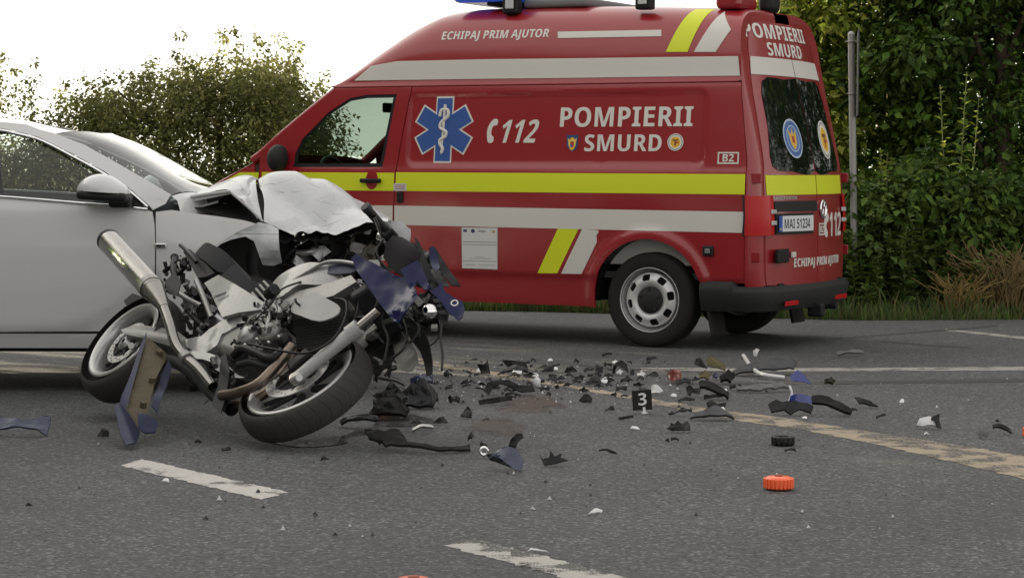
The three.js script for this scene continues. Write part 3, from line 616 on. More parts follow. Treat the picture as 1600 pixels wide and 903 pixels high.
stripe('white_stripe', poly([[-2.62, 0.868], [gapX(0.9) - 0.008, 0.866], [gapX(0.9) - 0.008, 1.012], [-2.62, 1.012]]), M.reflWhite);
const roofBand = stripe('roof_stripe', poly(SP([[553, 126], [580, 103], [620, 95.5], [760, 92.5], [900, 91], [1154, 87.5], [1157, 118], [900, 121.5], [760, 123], [620, 125]])), M.reflWhite, { off: 0.004 });
stripe('roof_bar', poly(SP([[872, 49.5], [1034, 46.5], [1034, 56.5], [872, 59.5]])), M.reflWhite, { off: 0.004 });
stripe('yellow_slash', poly(SP([[1088, 14.5], [1120, 14], [1075, 81], [1041, 81]])), M.fluo, { off: 0.004, sv: 0.02 });
stripe('white_slash', poly(SP([[1134, 17.5], [1143, 46], [1119, 81], [1085, 81]])), M.reflWhite, { off: 0.004, sv: 0.02 });
stripe('yellow_slash', poly(SP([[872, 357], [904, 358], [871, 427], [840, 427]])), M.fluo);
stripe('white_slash', poly(SP([[910, 358], [934, 359.5], [936, 362], [932, 368], [933, 378], [909, 428], [877, 427.5]])), M.reflWhite);
function sideText(name, str, px, shear = 0, m = M.letter, parent = van, off = 0.003) {   // px: left, top, right, bottom at the two ends
  const a = S(px[0], px[3]), b = S(px[2], px[3]), t = S(px[0], px[1]);
  return mesh(name, panel(textShapes(str, a[0], (a[1] + b[1]) / 2, b[0], (a[1] + b[1]) / 2 + (t[1] - a[1]), shear), sideSurf, { su: 0.08, sv: 0.06, off, thick: 0.002, div: 4, crease: null }), m, parent);
}
sideText('lettering', 'ECHIPAJ PRIM AJUTOR', [689, 47.5, 857, 63.5], 0.06);
sideText('lettering', 'POMPIERII', [875, 167, 1083, 198], 0.02);
sideText('lettering', 'SMURD', [913, 210, 1034, 236.5], 0.02);
sideText('lettering', '112', [778, 187, 844, 223], 0.28);
// telephone receiver before the number
stripe('receiver_mark', poly(smoothLoop(SP([[772, 186], [778, 187], [777, 195], [771, 197], [768, 204], [768, 211], [771, 214], [770, 222], [763, 223], [761, 212], [763, 198]]), 3)), M.letter);
// six-armed medical star with rod and snake
{
  const c = S(693.5, 202.5), e = S(693.5, 153.5), hgt = e[1] - c[1];
  const arm = (k, w) => { const o = []; for (let i = 0; i < 6; i++) { const a = Math.PI / 2 + i * Math.PI / 3, s = [Math.cos(a), Math.sin(a)], t = [-s[1], s[0]]; const L = hgt * k; o.push([c[0] + s[0] * L - t[0] * w, c[1] + s[1] * L - t[1] * w], [c[0] + s[0] * L + t[0] * w, c[1] + s[1] * L + t[1] * w]); const a2 = a + Math.PI / 6, q = w / Math.sin(Math.PI / 6) * 1.0; o.push([c[0] + Math.cos(a2) * q, c[1] + Math.sin(a2) * q]); } return o; };
  const w = hgt * 0.285; const st = stripe('medical_star', poly(arm(1.06, w * 1.13)), M.letter);
  stripe('star_face', poly(arm(1.0, w * 0.96)), M.blue, { off: 0.005, parent: st });
  const p3 = (dx, dy, o = 0.008) => sideSurf(c[0] + dx * hgt, c[1] + dy * hgt, o);
  mesh('rod_and_snake', merge(rod(p3(0.02, 0.80), p3(-0.04, -0.78), 0.013, 0.006, 8), tube([p3(-0.16, 0.42), p3(-0.1, 0.62), p3(0.12, 0.62), p3(0.14, 0.42), p3(-0.10, 0.22), p3(-0.12, 0.06), p3(0.10, -0.08), p3(0.08, -0.22), p3(-0.11, -0.34), p3(-0.09, -0.48), p3(0.0, -0.6), p3(-0.03, -0.74)], 0.013, 7, 70)), M.letter, st);
}
// small crest and round badge on the side
const crestTex = canvasTex(128, 160, (g, w, h) => {
  g.fillStyle = '#27446f'; g.fillRect(0, 0, w, h); g.fillStyle = '#d9b23c'; g.beginPath(); g.ellipse(64, 84, 36, 62, 0, 0, 7); g.fill();
  g.fillStyle = '#e3c153'; g.beginPath(); g.moveTo(14, 26); g.lineTo(54, 62); g.lineTo(64, 18); g.lineTo(74, 62); g.lineTo(114, 26); g.lineTo(100, 108); g.lineTo(28, 108); g.fill();
  g.fillStyle = '#a3262c'; g.fillRect(44, 62, 40, 26); g.fillStyle = '#2a4f9a'; g.fillRect(44, 88, 20, 28); g.fillStyle = '#b03030'; g.fillRect(64, 88, 20, 28);
});
const badgeTex = canvasTex(128, 128, (g) => {
  g.fillStyle = '#d8d6ce'; g.fillRect(0, 0, 128, 128); g.fillStyle = '#7c8794'; g.beginPath(); g.arc(64, 64, 58, 0, 7); g.fill(); g.fillStyle = '#d8d4c4'; g.beginPath(); g.arc(64, 64, 52, 0, 7); g.fill();
  g.fillStyle = '#d9a92e'; g.beginPath(); g.arc(64, 64, 40, 0, 7); g.fill(); g.fillStyle = '#7a4a12'; g.fillRect(40, 44, 48, 12); g.fillRect(56, 50, 14, 42); g.fillStyle = '#a8322a'; g.fillRect(70, 62, 20, 12);
});
const eagleTex = canvasTex(128, 128, (g) => {
  g.fillStyle = '#aebccb'; g.fillRect(0, 0, 128, 128); g.fillStyle = '#3c5f96'; g.beginPath(); g.arc(64, 64, 58, 0, 7); g.fill(); g.fillStyle = '#b9c6d6'; g.beginPath(); g.arc(64, 64, 43, 0, 7); g.fill(); g.fillStyle = '#4d6fa3'; g.beginPath(); g.arc(64, 64, 40, 0, 7); g.fill();
  g.fillStyle = '#d2a535'; g.beginPath(); g.moveTo(36, 34); g.lineTo(56, 52); g.lineTo(64, 28); g.lineTo(72, 52); g.lineTo(92, 34); g.lineTo(86, 78); g.lineTo(70, 98); g.lineTo(58, 98); g.lineTo(42, 78); g.fill(); g.fillStyle = '#9c2c2c'; g.fillRect(55, 56, 18, 22);
});
function decal(name, pts, surf, tex, parent = van, off = 0.004, rough = 0.5) {            // pts: outline in (u, v); picture stretched over its box
  const g = panel(poly(pts), surf, { su: 0.08, sv: 0.08, off, thick: 0.002, crease: null }), a = g.attributes.uv;
  let b = [1e9, 1e9, -1e9, -1e9]; for (const p of pts) { b[0] = Math.min(b[0], p[0]); b[1] = Math.min(b[1], p[1]); b[2] = Math.max(b[2], p[0]); b[3] = Math.max(b[3], p[1]); }
  for (let i = 0; i < a.count; i++) a.setXY(i, (a.getX(i) - b[0]) / (b[2] - b[0]), (a.getY(i) - b[1]) / (b[3] - b[1]));
  return mesh(name, g, mat(1, 1, 1, rough, { map: tex }), parent);
}
const circ = (c, rx, ry = rx, n = 28) => Array.from({ length: n }, (_, i) => [c[0] + rx * Math.cos(i / n * 6.28318), c[1] + ry * Math.sin(i / n * 6.28318)]);
decal('crest', SP([[886, 211], [904, 211], [903, 230], [895, 237], [886, 230]]), sideSurf, crestTex);
{ const c = S(1056, 222), e = S(1056, 208.5); decal('round_badge', circ(c, e[1] - c[1]), sideSurf, badgeTex); }
// class plate
{
  const a = S(1121.5, 256), b = S(1155.5, 237.5);
  stripe('class_mark', poly([[a[0], a[1]], [b[0], a[1]], [b[0], b[1]], [a[0], b[1]]], [[[a[0] + 0.01, a[1] + 0.01], [b[0] - 0.01, a[1] + 0.01], [b[0] - 0.01, b[1] - 0.01], [a[0] + 0.01, b[1] - 0.01]]]), M.letter);
  sideText('lettering', 'B2', [1129.5, 240.5, 1147, 252.5], 0);
}
// notice sheet on the lower side
{
  const notice = canvasTex(256, 300, (g, w, h) => {
    g.fillStyle = '#c9c8c6'; g.fillRect(0, 0, w, h); g.strokeStyle = '#77787a'; g.lineWidth = 3; g.strokeRect(3, 3, w - 6, h - 6);
    g.fillStyle = '#26304e'; g.fillRect(14, 18, 26, 18); g.beginPath(); g.arc(82, 28, 14, 0, 7); g.fill(); g.fillStyle = '#333'; g.font = 'bold 20px sans-serif'; g.fillText('Regio', 120, 34); g.fillStyle = '#9a7b3c'; g.fillRect(216, 22, 20, 16);
    g.fillStyle = '#5c5e66'; for (const [y, x0, x1, t] of [[104, 14, 242, 5], [122, 14, 242, 5], [212, 100, 156, 3], [222, 60, 196, 3], [240, 14, 242, 4], [268, 24, 94, 4], [268, 120, 232, 4]]) for (let x = x0; x < x1; x += 9) g.fillRect(x, y, 7, t);
  });
  decal('notice_sheet', SP([[721, 355], [778, 355.5], [778, 421.5], [722, 419]]), sideSurf, notice);
  decal('small_sticker', SP([[615.5, 286.5], [635, 286.5], [635, 298], [615.5, 298]]), sideSurf, canvasTex(64, 40, (g) => { g.fillStyle = '#c4c3c3'; g.fillRect(0, 0, 64, 40); g.fillStyle = '#8a4a4a'; for (const y of [8, 18, 27]) g.fillRect(6, y, 52, 4); }), van, 0.006);
}
// door handles, hinge cover, side marker
{
  const h = S(581, 281), dish = mesh('handle_dish', panel(poly(circ(h, 0.055, 0.075)), sideSurf, { su: 0.05, sv: 0.05, off: 0.006, thick: 0.006 }), M.red, van);
  mesh('handle', box(0.19, 0.034, 0.03, h[0], h[1] - 0.006, vanZ(...h) + 0.025, 0.012), M.black, dish);
  const s = S(622, 308); mesh('sliding_door_handle', box(0.055, 0.085, 0.02, s[0] + 0.02, s[1], vanZ(...s) + 0.008, 0.008), M.black, van);
  const f = S(1108, 392); const mk = mesh('side_marker', box(0.085, 0.075, 0.03, f[0], f[1], vanZ(...f) + 0.012, 0.015), M.black, van); mesh('marker_lens', box(0.04, 0.035, 0.01, f[0], f[1], vanZ(...f) + 0.028, 0.006), M.grey, mk);
  mesh('door_rail', panel(poly([[-2.1, 1.022], [0.74, 1.012], [0.74, 1.024], [-2.1, 1.034]]), sideSurf, { su: 0.1, sv: 0.1, off: 0.0015, thick: 0.001 }), M.red, van);
  // wing mirror
  const m = S(432, 245), mm = mesh('wing_mirror', place(new THREE.SphereGeometry(1, 22, 14), new THREE.Matrix4().makeRotationZ(-0.15).scale(V3(0.078, 0.108, 0.10)).setPosition(m[0] + 0.07, m[1] - 0.01, 1.0)), M.plastic, van);
  mesh('mirror_foot', rod(V3(m[0] + 0.05, m[1] - 0.10, 0.86), V3(m[0] + 0.03, m[1] - 0.06, 1.0), 0.05, 0.04), M.black, mm);
  mesh('wing_mirror', place(new THREE.SphereGeometry(1, 22, 14), new THREE.Matrix4().makeRotationZ(-0.15).scale(V3(0.10, 0.155, 0.13)).setPosition(m[0] + 0.02, m[1], -1.03)), M.plastic, van);
}
// wheels
function vanWheel(x, s) {
  const w = new THREE.Group(); w.name = 'wheel'; van.add(w); w.position.set(x, 0.348, s * 0.81); if (s < 0) w.rotation.y = Math.PI;
  const R = 0.348, prof = [[0.225, -0.10], [0.25, -0.113], [0.29, -0.118], [0.325, -0.11], [0.343, -0.092], [R, -0.06], [R, 0.06], [0.343, 0.092], [0.325, 0.11], [0.29, 0.118], [0.25, 0.113], [0.225, 0.10]];
  mesh('tyre', lathe(prof, 56).rotateX(Math.PI / 2), M.rubber, w);
  mesh('rim', lathe([[0.0, 0.02], [0.165, 0.03], [0.19, 0.045], [0.195, -0.06], [0.215, 0.05], [0.224, 0.09], [0.231, 0.106], [0.238, 0.107], [0.236, 0.098]], 48).rotateX(Math.PI / 2), M.alu, w);
  const sh = new THREE.Shape(circ([0, 0], 0.198, 0.198, 48).map(p => V2(...p)));
  for (let i = 0; i < 8; i++) { const a = i * Math.PI / 4 + 0.2; const h = rrect(-0.032, 0.142, 0.032, 0.188, 0.014, 4).map(p => V2(p[0] * Math.cos(a) - p[1] * Math.sin(a), p[0] * Math.sin(a) + p[1] * Math.cos(a))); sh.holes.push(new THREE.Path(h)); }
  mesh('wheel_disc', panel(sh, (u, v, o) => { const r = Math.hypot(u, v); return V3(u, v, o + 0.075 + 0.03 * Math.sin(clamp((r - 0.09) / 0.10, 0, 1) * Math.PI)); }, { su: 0.02, sv: 0.02, thick: 0.012, crease: 0.9 }), mat(0.60, 0.60, 0.60, 0.42, { metalness: 0.35 }), w);
  mesh('drum', new THREE.CylinderGeometry(0.19, 0.19, 0.06, 28).rotateX(Math.PI / 2).translate(0, 0, 0.02), M.black, w);
  mesh('hub_cap', lathe([[0.001, 0.122], [0.045, 0.12], [0.06, 0.112], [0.085, 0.108], [0.098, 0.098], [0.10, 0.07]], 32).rotateX(Math.PI / 2), M.plastic, w);
  for (let i = 0; i < 5; i++) { const a = i * 1.2566 + 0.3; mesh('wheel_bolt', new THREE.CylinderGeometry(0.011, 0.013, 0.02, 6).rotateX(Math.PI / 2).translate(0.078 * Math.cos(a), 0.078 * Math.sin(a), 0.108), M.plastic, w); }
}
for (const s of [1, -1]) { vanWheel(0, s); vanWheel(-3.0, s); }
// wheel housings, underbody
for (const x of [0, -3]) nearFar('wheel_housing', (() => { const g = new THREE.CylinderGeometry(0.445, 0.445, 0.30, 30, 1, true, Math.PI / 2, Math.PI).rotateX(Math.PI / 2); g.translate(x, 0.36, 0.74); return g; })(), M.black);
mesh('underbody', merge(box(2.0, 0.16, 1.62, -1.5, 0.40, 0), box(0.5, 0.12, 1.3, 0.66, 0.42, 0), box(4.4, 0.1, 0.9, -1.6, 0.36, 0)), M.black, van);
mesh('rear_axle', rod(V3(0, 0.32, -0.75), V3(0, 0.32, 0.75), 0.05), M.black, van);
mesh('exhaust', rod(V3(-0.6, 0.27, -0.35), V3(0.95, 0.27, -0.45), 0.03), M.plastic, van);
// rear bumper wrapped round the corner
{
  const prof = [[-0.02, 0.30], [0.01, 0.285], [0.035, 0.34], [0.055, 0.42], [0.05, 0.47], [0.02, 0.50], [-0.02, 0.50]];
  const path = []; for (const t of ys(0, 1, 10)) path.push([lerp(0.42, 0.70, t), 0.925, 0, 1]); for (const t of ys(0.1, 1, 9)) { const a = (1 - t) * Math.PI / 2; path.push([0.70 + 0.17 * Math.cos(a), 0.755 + 0.17 * Math.sin(a), Math.cos(a), Math.sin(a)]); }
  for (const t of ys(0.08, 1, 12)) { const z = lerp(0.755, 0, t); path.push([0.87 + 0.075 * (1 - (z / 0.755) ** 2), z, 1, 0.0]); }
  const full = [...path, ...path.slice(0, -1).reverse().map(p => [p[0], -p[1], p[2], -p[3]])];
  mesh('rear_bumper', gridSurf(full.map(([x, z, nx, nz], i) => prof.map(([o, y]) => { const dip = i < 10 || i > full.length - 11 ? 0 : -0.035; return V3(x + nx * o, y + (y > 0.45 ? dip : 0), z + nz * o); })), 0.7), M.plastic, van);
  const r1 = RE(1216, 471), r2 = RE(1247, 470);
  for (const s of [1, -1]) mesh('bumper_reflector', box(0.012, 0.035, 0.26, 0.955, 0.335, s * 0.52, 0.005), M.lampRed, van);
  mesh('tow_hook', box(0.12, 0.1, 0.07, 0.97, 0.26, 0.05, 0.02), M.black, van);
  const f = S(1122, 505); for (const s of [1, -1]) mesh('mud_flap', place(new RoundedBoxGeometry(0.025, 0.24, 0.25, 2, 0.006), new THREE.Matrix4().makeRotationZ(0.22).setPosition(0.48, 0.22, s * 0.80)), M.rubber, van);
}
// tail lamps on the pillar corner
for (const s of [1, -1]) {
  const rows = []; for (const y of ys(0.83, 1.115, 10)) { const r = []; for (const k of ys(0.06, 1.0, 12)) { const t = k * Math.PI / 2, p = [VW(y) * VTAPER(0.75), y], zi = p[0] - 0.22, xi = vanRearX(y, zi), xo = XE(y) - 0.012; r.push(V3(xo + (xi - xo) * Math.sin(t) + 0.016 * Math.sin(t), y, s * (zi + (p[0] - zi) * Math.cos(t) + 0.014 * Math.cos(t)))); } rows.push(r); }
  const l = mesh('tail_lamp', gridSurf(rows, 1), M.lampRed, van);
  for (const y of [0.92, 1.0]) mesh('clear_lens', box(0.014, 0.032, 0.085, vanRearX(y, 0.74) + 0.022, y, s * 0.735, 0.005), M.lampClear, l);
  mesh('lamp_edge', tube([V3(XE(0.83) - 0.01, 0.826, s * 0.962), V3(XE(0.97), 0.97, s * 0.964), V3(XE(1.115) - 0.01, 1.118, s * 0.962)], 0.006, 6), M.black, l);
}
// rear door fittings
const rearPoly = px => poly(RP(px));
const rs = (name, shape, m, parent = van) => stripe(name, shape, m, { rear: true, parent, off: 0.004 });
rs('yellow_stripe', poly([...ys(-0.78, -0.008, 8).map(u => [u, 1.12]), ...ys(-0.008, -0.78, 8).map(u => [u, 1.262])]), M.fluo);
rs('yellow_stripe', poly([...ys(0.008, 0.76, 8).map(u => [u, 1.12]), ...ys(0.76, 0.008, 8).map(u => [u, 1.262])]), M.fluo);
rs('roof_stripe', poly([...ys(-0.70, -0.006, 8).map(u => [u, 1.99]), ...ys(-0.006, -0.66, 8).map(u => [u, 2.12])]), M.reflWhite);
rs('roof_stripe', poly([...ys(0.006, 0.70, 8).map(u => [u, 1.99]), ...ys(0.66, 0.006, 8).map(u => [u, 2.12])]), M.reflWhite);
function rearText(str, u0, v0, u1, v1, m = M.letter) { return mesh('lettering', panel(textShapes(str, u0, v0, u1, v1), rearSurf, { su: 0.1, sv: 0.08, off: 0.004, thick: 0.002, div: 4, crease: null }), m, van); }
rearText('POMPIERII', -0.68, 2.26, 0.44, 2.37);
rearText('SMURD', -0.40, 2.135, 0.26, 2.235);
rearText('ECHIPAJ PRIM AJUTOR', -0.42, 0.575, 0.60, 0.655);
for (const [d, a, b] of [['1', 0.28, 0.36], ['1', 0.42, 0.50], ['2', 0.54, 0.68]]) rearText(d, a, 0.80, b, 0.98);
rs('receiver_mark', poly(smoothLoop([[0.19, 0.98], [0.24, 0.97], [0.25, 0.93], [0.2, 0.9], [0.19, 0.87], [0.23, 0.83], [0.22, 0.80], [0.17, 0.80], [0.13, 0.88], [0.15, 0.95]], 3)), M.letter);
{
  const a = [0.02, 0.815], b = [0.15, 0.905]; rs('class_mark', poly([a, [b[0], a[1]], b, [a[0], b[1]]], [[[a[0] + 0.012, a[1] + 0.01], [b[0] - 0.012, a[1] + 0.01], [b[0] - 0.012, b[1] - 0.01], [a[0] + 0.012, b[1] - 0.01]]]), M.letter); rearText('B2', 0.045, 0.835, 0.125, 0.885);
  const plateTex = canvasTex(512, 116, (g, w, h) => { g.fillStyle = '#cfd2d4'; g.fillRect(0, 0, w, h); g.fillStyle = '#2b4b9e'; g.fillRect(0, 0, 44, h); g.fillStyle = '#d8c24a'; g.font = 'bold 22px sans-serif'; g.fillText('RO', 6, 104); g.fillStyle = '#17181a'; g.font = 'bold 98px sans-serif'; g.save(); g.translate(62, 94); g.scale(0.80, 1); g.fillText('MAI', 0, 0); g.fillText('51234', 220, 0); g.restore(); });
  const pf = mesh('plate_holder', panel(poly([[-0.69, 0.835], [-0.12, 0.835], [-0.12, 0.985], [-0.69, 0.985]]), rearSurf, { su: 0.2, sv: 0.2, off: 0.014, thick: 0.014 }), M.black, van);
  decal('number_plate', [[-0.67, 0.855], [-0.14, 0.855], [-0.14, 0.968], [-0.67, 0.968]], rearSurf, plateTex, pf, 0.022);
  mesh('plate_lamp_recess', panel(poly(rrect(-0.70, 1.0, -0.02, 1.075, 0.02)), rearSurf, { su: 0.2, sv: 0.2, off: 0.01, thick: 0.014 }), M.black, van);
  const ring = mesh('maker_emblem', place(new THREE.TorusGeometry(0.062, 0.009, 8, 32).rotateY(Math.PI / 2), new THREE.Matrix4().makeTranslation(vanRearX(1.01, 0.1) + 0.012, 1.01, -0.10)), M.chrome, van);
  const e3 = (u, y) => V3(vanRearX(1.01, 0.1) + 0.012, 1.01 + y * 0.058, -0.10 - u * 0.058);
  mesh('emblem_letters', merge(tube([e3(-0.4, 0.9), e3(0, 0.15), e3(0.4, 0.9)], 0.006, 6), tube([e3(-0.85, 0.4), e3(-0.42, -0.85), e3(0, 0.0), e3(0.42, -0.85), e3(0.85, 0.4)], 0.006, 6)), M.chrome, ring);
  mesh('model_badge', panel(textShapes('TRANSPORTER', -0.74, 1.085, -0.36, 1.108), rearSurf, { su: 0.1, sv: 0.1, off: 0.004, thick: 0.003, div: 3, crease: null }), M.steel, van);
  const dh = mesh('rear_handle', box(0.03, 0.10, 0.22, vanRearX(0.68, 0.62) + 0.018, 0.68, 0.62, 0.01), M.black, van); mesh('handle_latch', box(0.02, 0.04, 0.07, vanRearX(0.68, 0.46) + 0.02, 0.685, 0.465, 0.006), M.reflWhite, dh);
  for (const s of [1, -1]) for (const y of [0.68, 1.24]) mesh('door_hinge', box(0.13, 0.075, 0.016, 0.80, y, s * (VW(y) - 0.035), 0.006).rotateY(0), M.red, van);
  decal('door_badge', circ([-0.31, 1.53], 0.145), rearSurf, eagleTex, van, 0.008); decal('door_badge', circ([0.36, 1.53], 0.145), rearSurf, badgeTex, van, 0.008);
}
// roof furniture: light bar, work lamps, rear beacon
{
  const bar = new THREE.Group(); bar.name = 'light_bar'; van.add(bar);
  mesh('bar_foot', merge(box(0.24, 0.03, 1.2, -1.42, 2.565, 0, 0.012), ...[0.45, -0.45].map(z => rod(V3(-1.42, 2.5, z), V3(-1.42, 2.60, z), 0.03))), M.black, bar);
  mesh('blue_dome', place(new RoundedBoxGeometry(0.62, 0.16, 1.36, 5, 0.07), new THREE.Matrix4().makeTranslation(-1.52, 2.655, 0)), M.lampBlue, bar);
  for (const [x, z] of [[-1.28, 0.66], [-0.16, 0.68]]) { const l = mesh('work_lamp', box(0.13, 0.15, 0.1, x, 2.55, z, 0.02), M.black, van); mesh('lamp_glass', box(0.07, 0.075, 0.012, x, 2.55, z + 0.052, 0.008), M.lampClear, l); }
  mesh('rear_beacon', place(new RoundedBoxGeometry(0.2, 0.10, 0.36, 4, 0.04), new THREE.Matrix4().makeTranslation(0.46, 2.52, 0.42)), M.red, van);
  mesh('rear_beacon', place(new RoundedBoxGeometry(0.12, 0.14, 0.2, 4, 0.05), new THREE.Matrix4().makeTranslation(0.60, 2.53, 0.12)), M.black, van);
  mesh('roof_aerial', rod(V3(0.28, 2.49, 0.3), V3(0.30, 2.9, 0.3), 0.006, 0.003), M.black, van);
  mesh('roof_fairing', place(new RoundedBoxGeometry(0.55, 0.07, 1.1, 4, 0.03), new THREE.Matrix4().makeTranslation(-0.98, 2.56, 0)), M.grey, van);
}

// ------------------------------------------------------------ crashed white car
const CAR0 = V3(-2.6, 0, -13.33);
const car = thing('white_car', 'white car with crushed front end and buckled bonnet', 'car', [CAR0.x, 0, CAR0.z]);
const CM = {
  white: mat(0.56, 0.565, 0.56, 0.30, { bumpMap: paintBump, bumpScale: 0.002, clearcoat: 0.7, clearcoatRoughness: 0.08 }),
  scuffed: mat(1, 1, 1, 0.42, { clearcoat: 0.2, map: null }),
  trim: mat(0.014, 0.014, 0.015, 0.45, { specularIntensity: 0.45 }), gap: mat(0.006, 0.006, 0.006, 0.9), oily: mat(0.05, 0.043, 0.032, 0.7),
  glass: mat(0.72, 0.77, 0.74, 0.02, { transmission: 1, thickness: 0, ior: 1.5 }), screen: mat(0.62, 0.68, 0.67, 0.02, { transmission: 1, thickness: 0, ior: 1.52 }),
  metal: mat(0.30, 0.30, 0.29, 0.45, { metalness: 0.8 }), dirtyAlu: mat(0.33, 0.33, 0.32, 0.5, { metalness: 0.5 }),
};
CM.scuffed.map = canvasTex(512, 512, (g, w, h) => {   // scratched paint: grey scrapes and dark tyre marks with their own outlines
  const r = rngOf(55); g.fillStyle = '#adafb0'; g.fillRect(0, 0, w, h);
  for (let i = 0; i < 900; i++) { g.fillStyle = `rgba(${90 + 60 * r()},${88 + 60 * r()},${80 + 60 * r()},${0.1 + 0.25 * r()})`; g.fillRect(r() * w, r() * h, 1 + 5 * r(), 1 + 2 * r()); }
  for (let i = 0; i < 60; i++) { g.strokeStyle = `rgba(40,38,36,${0.12 + 0.45 * r()})`; g.lineWidth = 0.6 + 2.4 * r() * r(); let x = r() * w, y = r() * h; const a = -0.5 + r(); g.beginPath(); g.moveTo(x, y); for (let k = 0; k < 4; k++) { x += Math.cos(a) * 22 * r() + 4 * r(); y += Math.sin(a) * 22 * r() + 6 * (r() - 0.5); g.lineTo(x, y); } g.stroke(); }
});
const TC = mono([[-2.95, 0.80], [-2.8, 1.0], [-2.5, 1.14], [-2.1, 1.36], [-1.6, 1.49], [-1.0, 1.53], [-0.31, 1.526], [0.018, 1.487], [0.207, 1.447], [0.414, 1.366], [0.593, 1.262], [0.722, 1.184], [0.843, 1.112]]);
const CW0 = mono([[0.15, 0.83], [0.25, 0.875], [0.33, 0.902], [0.45, 0.914], [0.62, 0.926], [0.8, 0.93], [0.95, 0.922], [1.02, 0.908], [1.06, 0.89]]);
const CTP = mono([[-2.95, 0.86], [-2.4, 0.95], [-1.6, 0.99], [-0.6, 1], [0.7, 0.995], [1.3, 0.97], [1.9, 0.88]]);
const bladeY = mono([[-0.6, 0.335], [0.1, 0.345], [0.26, 0.375], [0.40, 0.45], [0.52, 0.55], [0.64, 0.66]]);
function carZ(x, y) {
  let z = y < 1.06 ? CW0(y) : 0.89 - 0.29 * Math.pow((y - 1.06) / 0.40, 1.25);
  z *= y < 1.06 ? CTP(x) : lerp(CTP(x), 1, 0.4);
  if (x > -0.75 && x < 0.66 && y < 0.9) z -= 0.020 * sstep(0.035, -0.035, y - bladeY(x)) * sstep(-0.75, -0.4, x);
  for (const ax of [-1.587, 1.15]) { const d = Math.hypot(x - ax, y - 0.335); if (d < 0.5) z += 0.015 * sstep(0.46, 0.38, d); }
  return z;
}
const carSurf = (x, y, o) => V3(x, y, carZ(x, y) + o);
const camL = camera.position.clone().sub(CAR0);
function C(px, py) { const d = ray(px, py); let z = 0.9, x, y; for (let i = 0; i < 10; i++) { const t = (z - camL.z) / d.z; x = camL.x + d.x * t; y = camL.y + d.y * t; z = carZ(x, y); } return [x, y]; }
const CP = a => a.map(p => C(p[0], p[1]));
const CL = (px, py, zl) => { const d = ray(px, py), t = (zl - camL.z) / d.z; return camL.clone().addScaledVector(d, t); };
const carBoth = (name, g, m, parent = car) => { const a = mesh(name, g, m, parent); mesh(name, both(g), m, parent); return a; };
const chromeTop = CP([[0, 204], [30, 210], [57.6, 217.6], [111, 244], [160, 271], [199, 297], [230, 324]]), chromeBot = CP([[0, 307.5], [60, 312], [120, 317], [180, 322], [230, 327]]);
const winTop = [[-0.62, 1.452], [-0.4, 1.45], ...chromeTop], winBot = [[-0.62, 1.098], ...chromeBot];
{
  // door
  const gapPx = CP([[237, 331], [240.5, 350], [241.5, 380], [241, 420], [239, 460], [233, 500], [226, 517]]);
  const A = [...gapPx].reverse(), door = [[-0.62, 0.335], ...A, ...[...winBot].reverse().map(p => [p[0], p[1] - 0.006]).filter(p => p[0] < gapPx[0][0] - 0.02), [-0.62, 1.09]];
  carBoth('front_door', panel(poly(door), carSurf, { su: 0.03, sv: 0.03, thick: 0.02 }), CM.white);
  // roof rail and screen pillar above the chrome line
  const edge = [[-0.62, 1.497], [-0.3, 1.497], [-0.12, 1.480], ...CP([[60, 202], [86, 209], [130, 226], [175, 251], [220, 277], [266, 304]]), ...CP([[258, 318], [238, 328]])];
  carBoth('screen_pillar', panel(poly([...winTop.map(p => [p[0] + 0.006, p[1] + 0.012]), ...edge.reverse()]), carSurf, { su: 0.04, sv: 0.03, thick: 0.02 }), CM.white);
  carBoth('window_glass', panel(poly([...winBot, ...[...winTop].reverse()]), carSurf, { su: 0.08, sv: 0.05, off: -0.014, crease: 1 }), CM.glass);
  const chrome = (pts, r) => tube(pts.map(p => carSurf(p[0], p[1], 0.004)), r, 8, 40);
  carBoth('chrome_trim', merge(chrome(winTop, 0.010), chrome(winBot, 0.009)), CM.metal).material = M.chrome;
  // black inner frame of the window: front corner triangle and rear post
  carBoth('window_frame', panel(poly([...CP([[172, 283], [199, 298], [229, 325], [190, 322], [180, 300]])]), carSurf, { su: 0.05, sv: 0.05, off: -0.006, thick: 0.01 }), CM.trim);
  carBoth('door_post', panel(poly([[-0.68, 1.08], [-0.58, 1.08], [-0.56, 1.455], [-0.66, 1.46]]), carSurf, { su: 0.05, sv: 0.05, off: 0.0, thick: 0.03 }), CM.trim);
  // sill
  carBoth('sill', panel(poly([[-1.12, 0.245], [0.70, 0.25], [0.70, 0.329], [-0.6, 0.329], [-1.16, 0.329]]), carSurf, { su: 0.05, sv: 0.03, off: -0.004, thick: 0.03 }), CM.white);
  // rear side with window and arch
  const rear = [[-0.63, 0.335], [-1.14, 0.335], ...arcPts(-1.587, 0.335, 0.37, 5, 175, 20), [-2.05, 0.30], [-2.55, 0.34], [-2.80, 0.45], [-2.84, 0.75], [-2.78, 0.98], [-2.45, 1.13], [-2.1, 1.33], [-1.75, 1.44], [-1.2, 1.485], [-0.64, 1.497], [-0.64, 1.462], [-1.2, 1.44], [-1.7, 1.37], [-2.0, 1.18], [-1.4, 1.135], [-0.63, 1.105]];
  carBoth('rear_side', panel(poly(rear), carSurf, { su: 0.04, sv: 0.04, thick: 0.02 }), CM.white);
  carBoth('rear_side_glass', panel(poly([[-0.66, 1.10], [-1.4, 1.13], [-2.02, 1.175], [-1.7, 1.375], [-1.2, 1.445], [-0.66, 1.465]]), carSurf, { su: 0.1, sv: 0.05, off: -0.014, crease: 1 }), CM.glass);
}
